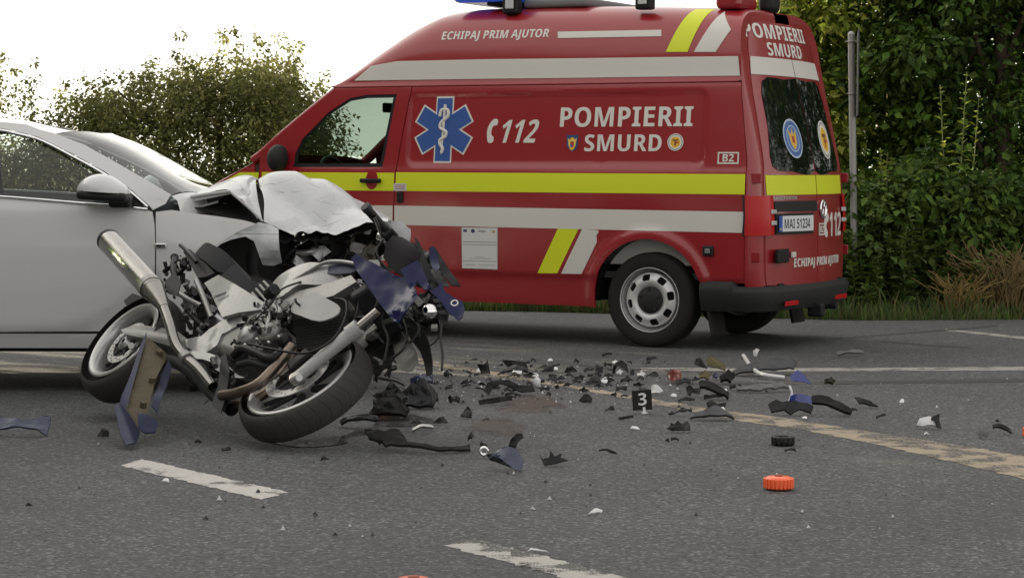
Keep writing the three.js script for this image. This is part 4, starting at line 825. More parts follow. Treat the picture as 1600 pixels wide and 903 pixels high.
{
  // roof, windscreen, tail
  const e = CP([[86, 209], [130, 226], [175, 251], [220, 277], [266, 304]]), ws = [];
  for (const p of e) { const zw = carZ(p[0], p[1]) - 0.005, r = []; for (let j = -12; j <= 12; j++) { const t = j / 12, xc = p[0] + 0.20 * (1 - Math.pow(Math.abs(t), 2.2)), yc = lerp(TC(xc) + 0.0, p[1], Math.pow(Math.abs(t), 3)); r.push(V3(xc, yc - 0.003, t * zw)); } ws.push(r); }
  const dense = netSurf(ws, 16, 24);
  const rows = []; for (let i = 0; i <= 40; i++) { const f = i / 40, r = []; for (let j = -12; j <= 12; j++) { const t = j / 12, x = lerp(-1.9, dense[0][j + 12].x - 0.004, f), ye = TC(x) - 0.035, zw = carZ(x, Math.min(ye, 1.497)), k = sstep(0.7, 1, f); r.push(V3(x, lerp(TC(x) - 0.035 * Math.pow(Math.abs(t), 2.4), dense[0][j + 12].y + 0.002, k), lerp(t * zw, dense[0][j + 12].z, k))); } rows.push(r); }
  mesh('roof', gridSurf(rows, 0.9), CM.white, car); mesh('windscreen', gridSurf(dense, 1), CM.screen, car);
  const cowl = dense[16].map((p, j) => [p.clone().add(V3(0.004, -0.006, 0)), p.clone().add(V3(0.035, -0.03, 0)), p.clone().add(V3(0.06, -0.12, 0))]);
  mesh('scuttle', gridSurf([0, 1, 2].map(k => cowl.slice(4, 21).map(c => c[k])), 0.6), CM.trim, car);
  mesh('scuttle_corner', gridSurf([0, 1, 2].map(k => cowl.slice(20).map(c => c[k])), 0.6), CM.white, car);
  mesh('wiper', merge(tube([CL(308, 300, 0.5), CL(296, 296, 0.2), CL(270, 285, -0.2)], 0.008, 5), tube([CL(318, 301, 0.1), CL(312, 297, -0.3), CL(300, 290, -0.5)], 0.008, 5)), CM.trim, car);
  const tail = []; for (let i = 0; i <= 20; i++) { const t = i / 20, y = lerp(1.49, 0.36, t), xs = mono([[0.36, -2.86], [0.6, -2.92], [0.9, -2.9], [1.02, -2.78], [1.2, -2.36], [1.36, -2.08], [1.49, -1.88]])(y), r = []; for (let j = -10; j <= 10; j++) { const k = j / 10; r.push(V3(xs - 0.06 * (1 - k * k) + 0.07 * k * k, y, k * carZ(Math.max(xs, -2.8), Math.min(y, 1.48)))); } tail.push(r); }
  mesh('tailgate', gridSurf(tail.slice(4), 0.8), CM.white, car); mesh('rear_window', gridSurf(tail.slice(0, 5), 1), CM.glass, car);
  for (const s of [1, -1]) mesh('tail_lamp', place(new RoundedBoxGeometry(0.16, 0.16, 0.3, 4, 0.06), new THREE.Matrix4().makeTranslation(-2.83, 0.9, s * 0.66)), M.lampRed, car);
  mesh('rear_bumper', place(new RoundedBoxGeometry(0.3, 0.32, 1.66, 5, 0.1), new THREE.Matrix4().makeTranslation(-2.82, 0.46, 0)), CM.white, car);
  mesh('floor_pan', merge(box(4.2, 0.1, 1.5, -0.9, 0.27, 0), box(0.9, 0.25, 1.4, -2.2, 0.42, 0)), CM.gap, car);
}
// cabin
{
  mesh('dashboard', place(new RoundedBoxGeometry(0.6, 0.26, 1.4, 4, 0.1), new THREE.Matrix4().makeTranslation(0.52, 0.95, 0)), M.cabin, car);
  for (const s of [1, -1]) { const st = mesh('seat', merge(box(0.5, 0.18, 0.48, -0.42, 0.55, s * 0.38, 0.06), place(new RoundedBoxGeometry(0.16, 0.62, 0.46, 4, 0.07), new THREE.Matrix4().makeRotationZ(0.3).setPosition(-0.74, 0.88, s * 0.38))), M.cabin, car); mesh('headrest', place(new RoundedBoxGeometry(0.1, 0.19, 0.26, 4, 0.04), new THREE.Matrix4().makeRotationZ(0.2).setPosition(-0.87, 1.26, s * 0.38)), M.cabin, st); }
  mesh('rear_bench', merge(box(0.5, 0.2, 1.3, -1.45, 0.55, 0, 0.06), place(new RoundedBoxGeometry(0.16, 0.6, 1.3, 4, 0.07), new THREE.Matrix4().makeRotationZ(0.3).setPosition(-1.75, 0.9, 0))), M.cabin, car);
  mesh('steering_wheel', place(new THREE.TorusGeometry(0.185, 0.016, 8, 28), new THREE.Matrix4().makeRotationFromEuler(new THREE.Euler(0, Math.PI / 2, -0.45, 'ZYX')).setPosition(0.12, 0.98, -0.38)), CM.trim, car);
  mesh('bulkhead', box(0.05, 0.62, 1.5, 0.84, 0.62, 0), CM.gap, car); carBoth('door_lining', panel(poly([[-1.9, 0.35], [0.62, 0.35], [0.62, 0.99], [-1.9, 1.06]]), (x, y, o) => V3(x, y, 0.83 + o), { su: 0.5, sv: 0.5 }), M.cabin);
  mesh('interior_mirror', box(0.03, 0.07, 0.22, 0.14, 1.34, 0, 0.012), CM.trim, car);
}
// door mirror
{
  const c = CL(160, 300, 1.02), o = new THREE.Group(); o.name = 'door_mirror'; car.add(o); o.position.copy(c);
  const sh = new THREE.SphereGeometry(1, 28, 16, 0, Math.PI * 2, 0, Math.PI / 2); const p = sh.attributes.position;
  for (let i = 0; i < p.count; i++) { const x = p.getX(i), y = p.getY(i); p.setX(i, x * (x > 0 ? 1 : 0.95) + 0.0); p.setY(i, y * (1 - 0.28 * sstep(0, 1, x))); }
  sh.scale(0.148, 0.098, 0.11); sh.rotateZ(-0.06); sh.computeVertexNormals(); mesh('mirror_shell', sh, CM.white, o);
  mesh('mirror_base', merge(place(new RoundedBoxGeometry(0.27, 0.05, 0.19, 4, 0.022), new THREE.Matrix4().makeRotationZ(-0.06).setPosition(0.005, -0.022, 0)), box(0.12, 0.07, 0.13, 0.085, -0.05, -0.07, 0.02)), CM.trim, o);
  const c2 = CL(160, 300, 1.02); const m2 = o.clone(); m2.position.z = -c2.z; car.add(m2);
}
const rp = C(250, 384); { const r = mesh('side_repeater', box(0.062, 0.026, 0.012, rp[0], rp[1], carZ(...rp) + 0.006, 0.005), M.chrome, car); mesh('repeater_lens', box(0.03, 0.014, 0.006, rp[0] - 0.008, rp[1], carZ(...rp) + 0.013, 0.003), CM.trim, r); }
// wheels
function carWheel(x, s, tilt = 0) {
  const w = new THREE.Group(); w.name = 'wheel'; car.add(w); w.position.set(x, 0.325, s * 0.79); if (s < 0) w.rotation.y = Math.PI; w.rotation.y += tilt;
  const R = 0.325; mesh('tyre', lathe([[0.225, -0.09], [0.25, -0.108], [0.29, -0.112], [0.315, -0.095], [R, -0.06], [R, 0.06], [0.315, 0.095], [0.29, 0.112], [0.25, 0.108], [0.225, 0.09]], 48).rotateX(Math.PI / 2), M.rubber, w);
  mesh('rim', lathe([[0.02, 0.05], [0.06, 0.06], [0.08, 0.03], [0.19, 0.02], [0.21, 0.06], [0.228, 0.098], [0.236, 0.096]], 40).rotateX(Math.PI / 2), M.alu, w);
  for (let i = 0; i < 5; i++) { const a = i * 1.2566, d = V3(Math.cos(a), Math.sin(a), 0); mesh('spoke', rod(d.clone().multiplyScalar(0.03).setZ(0.085), d.clone().multiplyScalar(0.215).setZ(0.07), 0.028, 0.018, 8), M.alu, w); }
}
carWheel(-1.587, 1); carWheel(-1.587, -1); carWheel(1.12, 1, -0.15); carWheel(1.12, -1, -0.15);
const carFrame = planeFrame(V3(CAR0.x, 0.7, CAR0.z + 0.9), V3(0, 0, 1));
const toCar = g => { g.translate(-CAR0.x, -CAR0.y, -CAR0.z); return g; };
const frAt = (z, nx = 0, ny = 0) => planeFrame(V3(CAR0.x + 1.4, 0.8, CAR0.z + z), V3(nx, ny, 1));
// ---- crushed front
const crumple = (amp, f, seed) => p => { const n = noise(p.x * f + seed, p.y * f, p.z * f), m = Math.abs(noise(p.x * f * 0.6, p.y * f * 0.6 + seed, p.z * f * 0.6)); p.y += amp * (n * 0.7 + 0.6 - 1.6 * m); p.z += amp * 0.8 * noise(p.y * f, p.x * f, seed); p.x += amp * 0.5 * noise(p.z * f, seed, p.x * f); };
{
  const net = (rows) => rows.map(([z, pts]) => pts.map(p => CL(p[0], p[1], p.length > 2 ? p[2] : z)));
  const creases = (list) => (p, u, v) => { for (const [a, b, c, w, h] of list) { const d = Math.abs(a * u + b * v - c); if (d < w) { const k = h * (1 - d / w); p.y -= k; p.z -= k * 0.5; } } p.y += 0.012 * fbm(p.x * 3.1, p.z * 3.1, p.y * 3, 2); p.z += 0.005 * fbm(p.x * 6, p.y * 6, 4.4, 2); };
  const L = net([[0.74, [[266, 312], [318, 302], [358, 297], [386, 321], [409, 344]]], [0.46, [[278, 306], [325, 294], [362, 287], [388, 297], [402, 309]]], [0.1, [[290, 302], [330, 291], [364, 280], [384, 278], [399, 283]]], [-0.35, [[300, 299], [338, 288], [368, 277], [388, 274], [404, 279]]], [-0.78, [[310, 305], [345, 297], [374, 288], [395, 284], [412, 291]]]]);
  const l2 = netSurf(L, 24, 30, (p, u, v) => { if (v > 0.45) creases([[0.6, 0.8, 0.72, 0.09, 0.02], [-0.5, 0.86, 0.5, 0.07, 0.016]])(p, u, v); });
  mesh('bonnet', gridSurf(l2, 0.3), CM.scuffed, car);
  const Rr = net([[0.74, [[411, 345], [432, 353], [455, 360], [480, 363], [506, 364], [545, 354], [581, 343], [606, 341]]], [0.46, [[412, 313], [430, 323], [455, 330], [480, 334], [506, 337], [545, 338], [581, 338], [608, 341]]], [0.1, [[404, 285], [419, 276], [450, 273], [475, 275], [506, 285], [545, 306], [578, 324], [610, 342]]], [-0.35, [[406, 279], [424, 273], [455, 271.5], [480, 273.5], [510, 284], [548, 305], [580, 324], [612, 343]]], [-0.78, [[414, 290], [430, 285], [460, 283], [485, 286], [514, 296], [550, 315], [582, 332], [612, 350]]]]);
  const r2 = netSurf(Rr, 30, 44, (p, u, v) => { creases([[0.3, 0.95, 0.62, 0.11, 0.030], [0.8, -0.6, -0.12, 0.09, 0.024], [0.9, 0.43, 0.42, 0.10, 0.020], [0.55, 0.83, 0.98, 0.09, 0.020]])(p, u, v); const e = Math.max(0, 1 - u / 0.12); p.y += e * 0.03 * noise(p.x * 17, 2.2, 5); p.z -= e * e * 0.03; });
  mesh('bonnet_fold', gridSurf(r2, 0.22), CM.scuffed, car);
  mesh('bonnet_edge', merge(tube([CL(266, 314, 0.74), CL(318, 304, 0.74), CL(358, 299, 0.74)], 0.010, 6), tube([CL(358, 299, 0.74), CL(386, 323, 0.75), CL(410, 346, 0.75)], 0.008, 6)), CM.scuffed, car);
  mesh('bonnet_flange', toCar(pxPanel(planeFrame(V3(CAR0.x + 1, 1, CAR0.z + 0.735), V3(0, 0, 1)), [[266, 312], [318, 302], [358, 297], [360, 303], [320, 311], [272, 320]], { thick: 0.012 })), CM.scuffed, car);
  mesh('bonnet_rib', tube([CL(292, 328, 0.7), CL(315, 322, 0.68), CL(340, 315, 0.66)], 0.007, 6), CM.scuffed, car);
  mesh('strut_tower', toCar(pxPanel(planeFrame(V3(CAR0.x + 1, 1, CAR0.z + 0.5), V3(0, 0.3, 1)), [[318, 322], [350, 318], [378, 326], [398, 342], [360, 343], [325, 336]], { thick: 0.01, bump: (u, v) => 0.05 * fbm(u * 7, v * 7, 2) })), CM.dirtyAlu, car);
  mesh('bonnet_liner', gridSurf(r2.map(r => r.map(p => p.clone().add(V3(-0.05, -0.05, -0.03)))), 0.5), CM.gap, car);
  mesh('bonnet_inner', gridSurf([l2.map(r => r[2].clone().add(V3(0, -0.03, 0))), l2.map(r => r[28].clone().add(V3(0.06, -0.06, 0)))], 0.5), CM.gap, car);
}
{
  const dent = (u, v) => 0.03 * fbm(u * 4, v * 4, 2) * sstep(0.75, 1.4, u);
  const prof = (u, v) => carZ(Math.min(u, 1.2), v + 0.7) - 0.9;
  mesh('front_wing', toCar(pxPanel(carFrame, [[243, 331], [268, 328], [300, 333], [340, 338], [380, 344], [405, 351], [392, 358], [368, 368], [345, 381], [328, 395], [318, 415], [312, 440], [305, 480], [300, 522], [240, 524], [243, 460], [244.5, 400]], { bump: (u, v) => prof(u, v) + dent(u, v), step: 0.03, thick: 0.006 })), CM.white, car);
  mesh('torn_wing', toCar(pxPanel(carFrame, [[338, 384], [352, 374], [372, 362], [405, 347], [422, 350], [437, 357], [440, 378], [443, 409], [430, 414], [412, 413], [407, 396], [398, 376], [384, 369], [362, 374]], { bump: (u, v) => 0.03 + 0.16 * sstep(1.1, 1.35, u) * (0.6 + Math.sin(v * 14)) * 0.5 + 0.05 * fbm(u * 6, v * 6, 4), step: 0.02, thick: 0.004, crease: 0.4 })), CM.scuffed, car);
  mesh('wheel_arch_liner', toCar(pxPanel(frAt(0.55), [[330, 385], [400, 360], [440, 380], [450, 450], [430, 520], [330, 530], [310, 450]], { bump: (u, v) => 0.05 * fbm(u * 5, v * 5, 1), step: 0.06 })), CM.gap, car);
  mesh('far_wing', toCar(pxPanel(frAt(-0.2, 0.3), [[552, 354], [580, 346], [606, 344], [628, 346], [642, 358], [641, 372], [636, 392], [612, 398], [596, 376], [566, 366]], { bump: (u, v) => 0.06 * fbm(u * 5, v * 5, 8), step: 0.03, crease: 0.4 })), CM.scuffed, car);
  mesh('inner_wing', toCar(pxPanel(frAt(0.35, 0.2, 0.2), [[536, 402], [552, 386], [575, 376], [600, 374], [606, 392], [600, 408], [570, 414], [548, 410]], { bump: (u, v) => 0.10 * fbm(u * 6, v * 6, 5), step: 0.025, crease: 0.4 })), CM.dirtyAlu, car);
  mesh('bumper_skin', toCar(pxPanel(frAt(0.15, 0.3), [[470, 400], [520, 405], [560, 420], [600, 440], [610, 520], [540, 560], [460, 540], [430, 470]], { bump: (u, v) => 0.16 * fbm(u * 4, v * 4, 6), step: 0.035, crease: 0.4 })), CM.trim, car);
  // engine bay wreckage, each lump its own piece
  const r = rngOf(411), kinds = [CM.trim, CM.metal, CM.gap, CM.dirtyAlu, CM.oily, CM.trim, CM.oily, CM.gap];
  mesh('engine_block', toCar(place(new RoundedBoxGeometry(0.62, 0.5, 0.7, 3, 0.05), new THREE.Matrix4().makeRotationY(0.3).setPosition(CAR0.x + 1.3, 0.62, CAR0.z + 0.15))), CM.trim, car);
  for (let i = 0; i < 78; i++) {
    const px = 440 + r() * 155, py = 376 + r() * 52, z = 0.2 + r() * 0.4, p = CL(px, py, z), w = 0.02 + 0.045 * r(), m = kinds[Math.floor(r() * kinds.length)];
    const e = new THREE.Euler(r() * 3, r() * 3, r() * 3), k = r(); let g, nm;
    if (k < 0.4) { g = new RoundedBoxGeometry(w * 1.6, w, w * 1.2, 2, 0.006); nm = 'engine_component'; }
    else if (k < 0.72) { const q = 0.07 + 0.09 * r(); g = tube([V3(-q, 0, 0), V3(-q * 0.3, 0.05 * r(), 0.04), V3(q * 0.3, -0.06 * r(), -0.02), V3(q, 0.05, 0.02)], 0.008 + 0.012 * r(), 7); nm = 'engine_hose'; }
    else { const s = 0.05 + 0.08 * r(), sd = r() * 50; g = panel(poly([[-s, -s * 0.6], [s * 0.4, -s], [s, s * 0.2], [s * 0.1, s * 0.8], [-s * 0.8, s * 0.5]]), (u, v, o) => V3(u, v, o + 0.04 * fbm(u * 14, v * 14, sd)), { su: 0.02, sv: 0.02, thick: 0.003, back: true, crease: 0.4 }); nm = 'torn_metal'; }
    g.applyMatrix4(new THREE.Matrix4().makeRotationFromEuler(e).setPosition(p)); mesh(nm, g, m, car);
  }
  for (const [pts, z, m, sd] of [[[[478, 391], [490, 386], [506, 383], [517, 393], [508, 400], [497, 410], [488, 402]], 0.6, CM.scuffed, 3], [[[455, 366], [466, 358], [480, 360], [484, 372], [470, 380], [462, 390], [456, 380]], 0.62, M.chrome, 6], [[[532, 410], [540, 392], [548, 379], [566, 380], [584, 386], [580, 404], [556, 412]], 0.5, CM.dirtyAlu, 9], [[[462, 398], [474, 404], [478, 416], [466, 420], [458, 410]], 0.62, CM.scuffed, 12]])
    mesh('torn_metal', toCar(pxPanel(frAt(z, 0.2, 0.3), pts, { bump: (u, v) => 0.10 * fbm(u * 9, v * 9, sd), step: 0.02, crease: 0.3, thick: 0.003 })), m, car);
}

// ------------------------------------------------------------ wrecked motorcycle leaning on the car
const BN = V3(-0.55, 0.64, 0.53).normalize(), BP0 = atZ(474, 607, -10.2);       // mid-plane of the leaning bike through the front axle
const B = (px, py, off = 0) => onPlane(px, py, BP0.clone().addScaledVector(BN, off), BN);
const BO = G(340, 655); const bike = thing('motorcycle', 'wrecked blue and silver motorcycle leaning against the crushed white car', 'motorcycle', [BO.x, 0, BO.z]);
const bp = (name, g, m, parent = bike) => { g.translate(-BO.x, 0, -BO.z); return mesh(name, g, m, parent); };
const grime = canvasTex(256, 256, (g, w, h) => {       // oily fingerprints, scratches and road dirt
  const r = rngOf(66); g.fillStyle = '#f2f1ee'; g.fillRect(0, 0, w, h);
  for (let i = 0; i < 260; i++) { g.fillStyle = `rgba(${70 + 50 * r()},${62 + 46 * r()},${50 + 40 * r()},${0.06 + 0.22 * r()})`; g.beginPath(); g.ellipse(r() * w, r() * h, 1 + 9 * r() * r(), 1 + 6 * r() * r(), r() * 3, 0, 7); g.fill(); }
  for (let i = 0; i < 700; i++) { g.fillStyle = `rgba(40,36,30,${0.08 + 0.2 * r()})`; g.fillRect(r() * w, r() * h, 1, 1); }
  for (let i = 0; i < 70; i++) { g.strokeStyle = `rgba(${r() < 0.5 ? '255,255,255' : '40,38,36'},${0.2 + 0.4 * r()})`; g.lineWidth = 0.5 + r(); const x = r() * w, y = r() * h, a = r() * 3; g.beginPath(); g.moveTo(x, y); g.lineTo(x + 30 * r() * Math.cos(a), y + 30 * r() * Math.sin(a)); g.stroke(); }
});
grime.wrapS = grime.wrapT = THREE.RepeatWrapping; grime.repeat.set(4, 4);
const BM = {
  disc: mat(0.55, 0.55, 0.54, 0.35, { metalness: 0.7 }),
  fork: mat(0.36, 0.36, 0.355, 0.45, { metalness: 0.2 }),
  lip: mat(0.42, 0.42, 0.415, 0.3, { metalness: 0.6 }),
  silver: mat(0.30, 0.30, 0.305, 0.38, { metalness: 0.35, clearcoat: 0.4 }), frame: mat(0.30, 0.30, 0.30, 0.42, { metalness: 0.6 }), case: mat(0.25, 0.25, 0.245, 0.48, { metalness: 0.55 }),
  brushed: mat(0.31, 0.305, 0.295, 0.26, { metalness: 0.95, anisotropy: 0.6 }), pipe: mat(0.22, 0.18, 0.15, 0.36, { metalness: 0.9 }),
  black: mat(0.013, 0.013, 0.014, 0.48, { specularIntensity: 0.45 }), matt: mat(0.018, 0.018, 0.018, 0.8, { specularIntensity: 0.4 }), seat: mat(0.024, 0.025, 0.029, 0.75, { specularIntensity: 0.4 }), dark: mat(0.026, 0.027, 0.03, 0.55, { specularIntensity: 0.5 }),
  blue: mat(0.008, 0.010, 0.052, 0.2, { specularIntensity: 0.5 }), blueGrey: mat(0.020, 0.024, 0.058, 0.42, { specularIntensity: 0.6 }),
  olive: mat(0.085, 0.07, 0.038, 0.75), amber: mat(0.5, 0.16, 0.02, 0.2),
};
for (const k of ['silver', 'frame', 'case', 'pipe', 'olive', 'brushed']) BM[k].map = grime;
const tyreBump = dataTex(256, (x, y) => { const u = x / 256, v = y / 64 % 1, a = Math.abs(u - 0.5) * 2, d = Math.abs(((v + a * 0.55) % 1) - 0.5); const g = a < 0.8 && d < 0.06 ? 0 : 255; return [g, g, g]; }, false);
function quatOf(n, u) { const ux = u.clone().addScaledVector(n, -u.dot(n)).normalize(); return new THREE.Quaternion().setFromRotationMatrix(new THREE.Matrix4().makeBasis(ux, n.clone().cross(ux), n)); }
const BQ = quatOf(BN, V3(0.80, 0, 0.6)), FQ = quatOf(V3(-0.42, 0.82, 0.36).normalize(), V3(0.85, 0.5, 0)), RQ = quatOf(V3(-0.60, 0.65, 0.46).normalize(), V3(0.85, 0.5, 0));
function bikeWheel(name, px, py, off, R, rimR, wd, q = BQ) {
  const w = new THREE.Group(); w.name = name; bike.add(w); w.position.copy(B(px, py, off)).sub(V3(BO.x, 0, BO.z)); w.quaternion.copy(q);
  const prof = []; for (let i = 0; i <= 14; i++) { const a = lerp(-1.25, 1.25, i / 14); prof.push([rimR + (R - rimR) * Math.pow(Math.cos(a * 0.98), 0.55), wd * 0.5 * Math.sin(a) / Math.sin(1.25) * (1 + 0.12 * Math.cos(a))]); }
  const tg = lathe(prof, 64).rotateX(Math.PI / 2); const uv = tg.attributes.uv; for (let i = 0; i < uv.count; i++) uv.setXY(i, uv.getY(i), uv.getX(i) * 9);
  mesh('tyre', tg, mat(0.030, 0.028, 0.026, 0.8, { bumpMap: tyreBump, bumpScale: 0.004 }), w);
  const h = wd * 0.40; mesh('rim', lathe([[rimR - 0.028, -h * 0.8], [rimR - 0.012, -h], [rimR + 0.012, -h], [rimR + 0.006, -h * 0.8], [rimR - 0.016, -h * 0.3], [rimR - 0.016, h * 0.3], [rimR - 0.008, h * 0.8], [rimR + 0.016, h], [rimR + 0.018, h * 1.12], [rimR + 0.006, h * 1.2], [rimR - 0.012, h * 1.1], [rimR - 0.03, h * 0.8], [rimR - 0.034, h * 0.3], [rimR - 0.034, -h * 0.3], [rimR - 0.028, -h * 0.8]], 56).rotateX(Math.PI / 2), BM.lip, w);
  for (let i = 0; i < 5; i++) { const a = i * 1.2566 + 0.5; for (const s of [-0.16, 0.16]) { const d = V3(Math.cos(a + s), Math.sin(a + s), 0), e = V3(Math.cos(a + s * 0.35), Math.sin(a + s * 0.35), 0); mesh('spoke', rod(e.multiplyScalar(0.045), d.multiplyScalar(rimR - 0.02), 0.014, 0.011, 8), BM.dark, w); } }
  mesh('hub', lathe([[0.012, -0.07], [0.045, -0.06], [0.05, 0], [0.045, 0.06], [0.012, 0.07]], 24).rotateX(Math.PI / 2), M.steel, w);
  return w;
}
function brakeDisc(w, r, z) {
  const sh = new THREE.Shape(circ([0, 0], r, r, 48).map(p => V2(...p))); sh.holes.push(new THREE.Path(circ([0, 0], r * 0.70, r * 0.70, 36).map(p => V2(...p))));
  for (let i = 0; i < 30; i++) { const a = i * 0.20944, q = r * (i % 3 === 0 ? 0.78 : i % 3 === 1 ? 0.85 : 0.92); sh.holes.push(new THREE.Path(circ([q * Math.cos(a), q * Math.sin(a)], 0.006, 0.006, 8).map(p => V2(...p)))); }
  const d = mesh('brake_disc', panel(sh, (u, v, o) => V3(u, v, z + o), { su: 0.5, sv: 0.5, thick: 0.005, back: true }), BM.disc, w);
  mesh('disc_carrier', merge(...Array.from({ length: 6 }, (_, i) => { const a = i * 1.0472; return rod(V3(0.035 * Math.cos(a), 0.035 * Math.sin(a), z - 0.004), V3(r * 0.74 * Math.cos(a + 0.25), r * 0.74 * Math.sin(a + 0.25), z - 0.004), 0.011, 0.008, 6); }), new THREE.TorusGeometry(0.045, 0.012, 6, 20).translate(0, 0, z - 0.004)), BM.dark, w);
}
const rw = bikeWheel('rear_wheel', 207, 545, 0, 0.306, 0.214, 0.165, RQ), fw = bikeWheel('front_wheel', 477, 609, 0, 0.322, 0.245, 0.14, FQ);
brakeDisc(rw, 0.125, 0.05); brakeDisc(fw, 0.158, 0.082);
const T = (pts, r, seg = 8) => tube(pts.map(p => B(p[0], p[1], p[2] || 0)), r, seg);
const RD = (a, b, r0, r1 = r0, seg = 16) => rod(B(...a), B(...b), r0, r1, seg);
const bf = (px, py, off = 0, n = BN) => planeFrame(B(px, py, off), n);
const plate = (fr, pts, o) => pxPanel(fr, pts, { step: 0.02, thick: 0.006, crease: 0.7, ...o });
// silencer and exhaust
const sil = bp('silencer', (() => { const a = B(240, 455, 0.24), b = B(168, 375, 0.24), d = b.clone().sub(a), L = d.length(); const g = lathe([[0.02, -0.02], [0.045, -0.015], [0.058, 0.015], [0.06, 0.03], [0.06, L - 0.02], [0.056, L], [0.052, L + 0.002], [0.046, L - 0.012], [0.03, L - 0.016], [0.001, L - 0.018]], 40); g.applyQuaternion(new THREE.Quaternion().setFromUnitVectors(V3(0, 1, 0), d.normalize())); g.translate(a.x, a.y, a.z); return g; })(), BM.brushed);
{
  const a = B(240, 455, 0.24), b = B(168, 375, 0.24), L = (t, r, w) => { const p = a.clone().lerp(b, t), q = a.clone().lerp(b, t + w); return rod(p, q, r, r, 36, true); };
  bp('silencer_band', L(0.04, 0.0625, 0.06), BM.frame, sil); bp('silencer_rim', L(0.965, 0.0618, 0.03), BM.dark, sil);
  bp('silencer_cone', RD([240, 455, 0.24], [256, 482, 0.235], 0.056, 0.026), BM.brushed, sil);
  bp('exhaust_pipe', T([[255, 480, 0.235], [264, 506, 0.22], [274, 538, 0.19], [290, 560, 0.17], [309, 577, 0.15], [332, 604, 0.12]], 0.026, 14), BM.brushed);
  bp('pipe_clamp', RD([287, 556, 0.175], [292, 562, 0.17], 0.033), BM.frame);
  bp('silencer_bracket', plate(bf(268, 440, 0.18), [[256, 440], [272, 425], [282, 440], [276, 462], [262, 458]], {}), BM.black);
  bp('collector', T([[256, 562, 0.02], [276, 566, 0.05], [298, 580, 0.07], [330, 612, 0.07], [362, 640, 0.06]], 0.034, 12), BM.dark);
  bp('header_pipe', T([[345, 618, 0.12], [372, 613, 0.14], [402, 600, 0.15], [432, 570, 0.14], [456, 540, 0.12]], 0.024, 12), BM.pipe);
  bp('header_pipe', T([[340, 632, 0.04], [380, 630, 0.06], [412, 615, 0.07], [440, 585, 0.06], [462, 550, 0.04]], 0.024, 12), BM.pipe);
}
// swingarm, frame, subframe
bp('swingarm', plate(bf(235, 525, 0.10), [[189, 517], [203, 509], [217, 506], [246, 510], [273, 515], [290, 528], [300, 543], [284, 546], [266, 541], [230, 531], [197, 524]], { thick: 0.05, bump: (u, v) => 0.01 * Math.cos(v * 40) }), BM.frame);
bp('swingarm', plate(bf(235, 525, -0.10), [[189, 530], [217, 520], [273, 528], [300, 556], [284, 560], [230, 548], [197, 540]], { thick: 0.04 }), BM.frame);
bp('rear_axle', RD([204, 540, -0.14], [204, 540, 0.13], 0.016), M.steel);
bp('brake_calliper', place(new RoundedBoxGeometry(0.09, 0.06, 0.05, 3, 0.012), new THREE.Matrix4().makeRotationFromQuaternion(BQ).setPosition(B(224, 562, 0.08))), BM.black);
bp('main_frame', plate(bf(350, 515, 0.13), [[365, 494], [410, 486], [416, 491], [376, 505], [346, 522], [338, 540], [324, 549], [303, 551], [289, 540], [288, 529], [313, 525], [325, 515], [345, 502]], { thick: 0.045, bump: (u, v) => 0.012 * fbm(u * 8, v * 8, 3) }), BM.silver);
bp('main_frame', plate(bf(480, 470, 0.12), [[400, 492], [425, 474], [452, 458], [500, 446], [548, 430], [556, 440], [520, 462], [470, 474], [440, 486], [415, 500]], { thick: 0.04 }), BM.frame);
bp('peg_bracket', plate(bf(320, 562, 0.15), [[292, 548], [318, 549], [336, 555], [331, 566], [316, 561], [296, 560]], { thick: 0.02 }), BM.silver);
bp('foot_peg', RD([331, 561, 0.16], [336, 572, 0.30], 0.012), BM.black);
bp('subframe_tube', T([[306, 438, 0.1], [318, 466, 0.1], [330, 497, 0.1]], 0.015), BM.frame); bp('subframe_tube', T([[280, 459, 0.08], [297, 470, 0.09], [314, 478, 0.1]], 0.014), BM.frame);
bp('subframe_tube', T([[300, 450, -0.1], [330, 470, -0.1], [370, 495, -0.1]], 0.014), BM.black); bp('subframe_tube', T([[286, 476, 0.02], [306, 500, 0.05], [320, 512, 0.06]], 0.014), BM.black);
bp('rear_hugger', plate(bf(235, 478, 0.02), [[190, 478], [212, 468], [240, 470], [275, 480], [290, 500], [262, 496], [225, 488], [202, 494]], { bump: (u, v) => 0.03 * Math.sin(u * 12) }), BM.black);
bp('number_plate_bracket', plate(bf(210, 470, -0.02), [[192, 470], [206, 458], [232, 468], [252, 486], [226, 488], [200, 484]], {}), BM.black);
bp('shock_absorber', T([[330, 498, 0.02], [322, 520, 0.02], [312, 545, 0.02]], 0.028, 10), BM.dark);
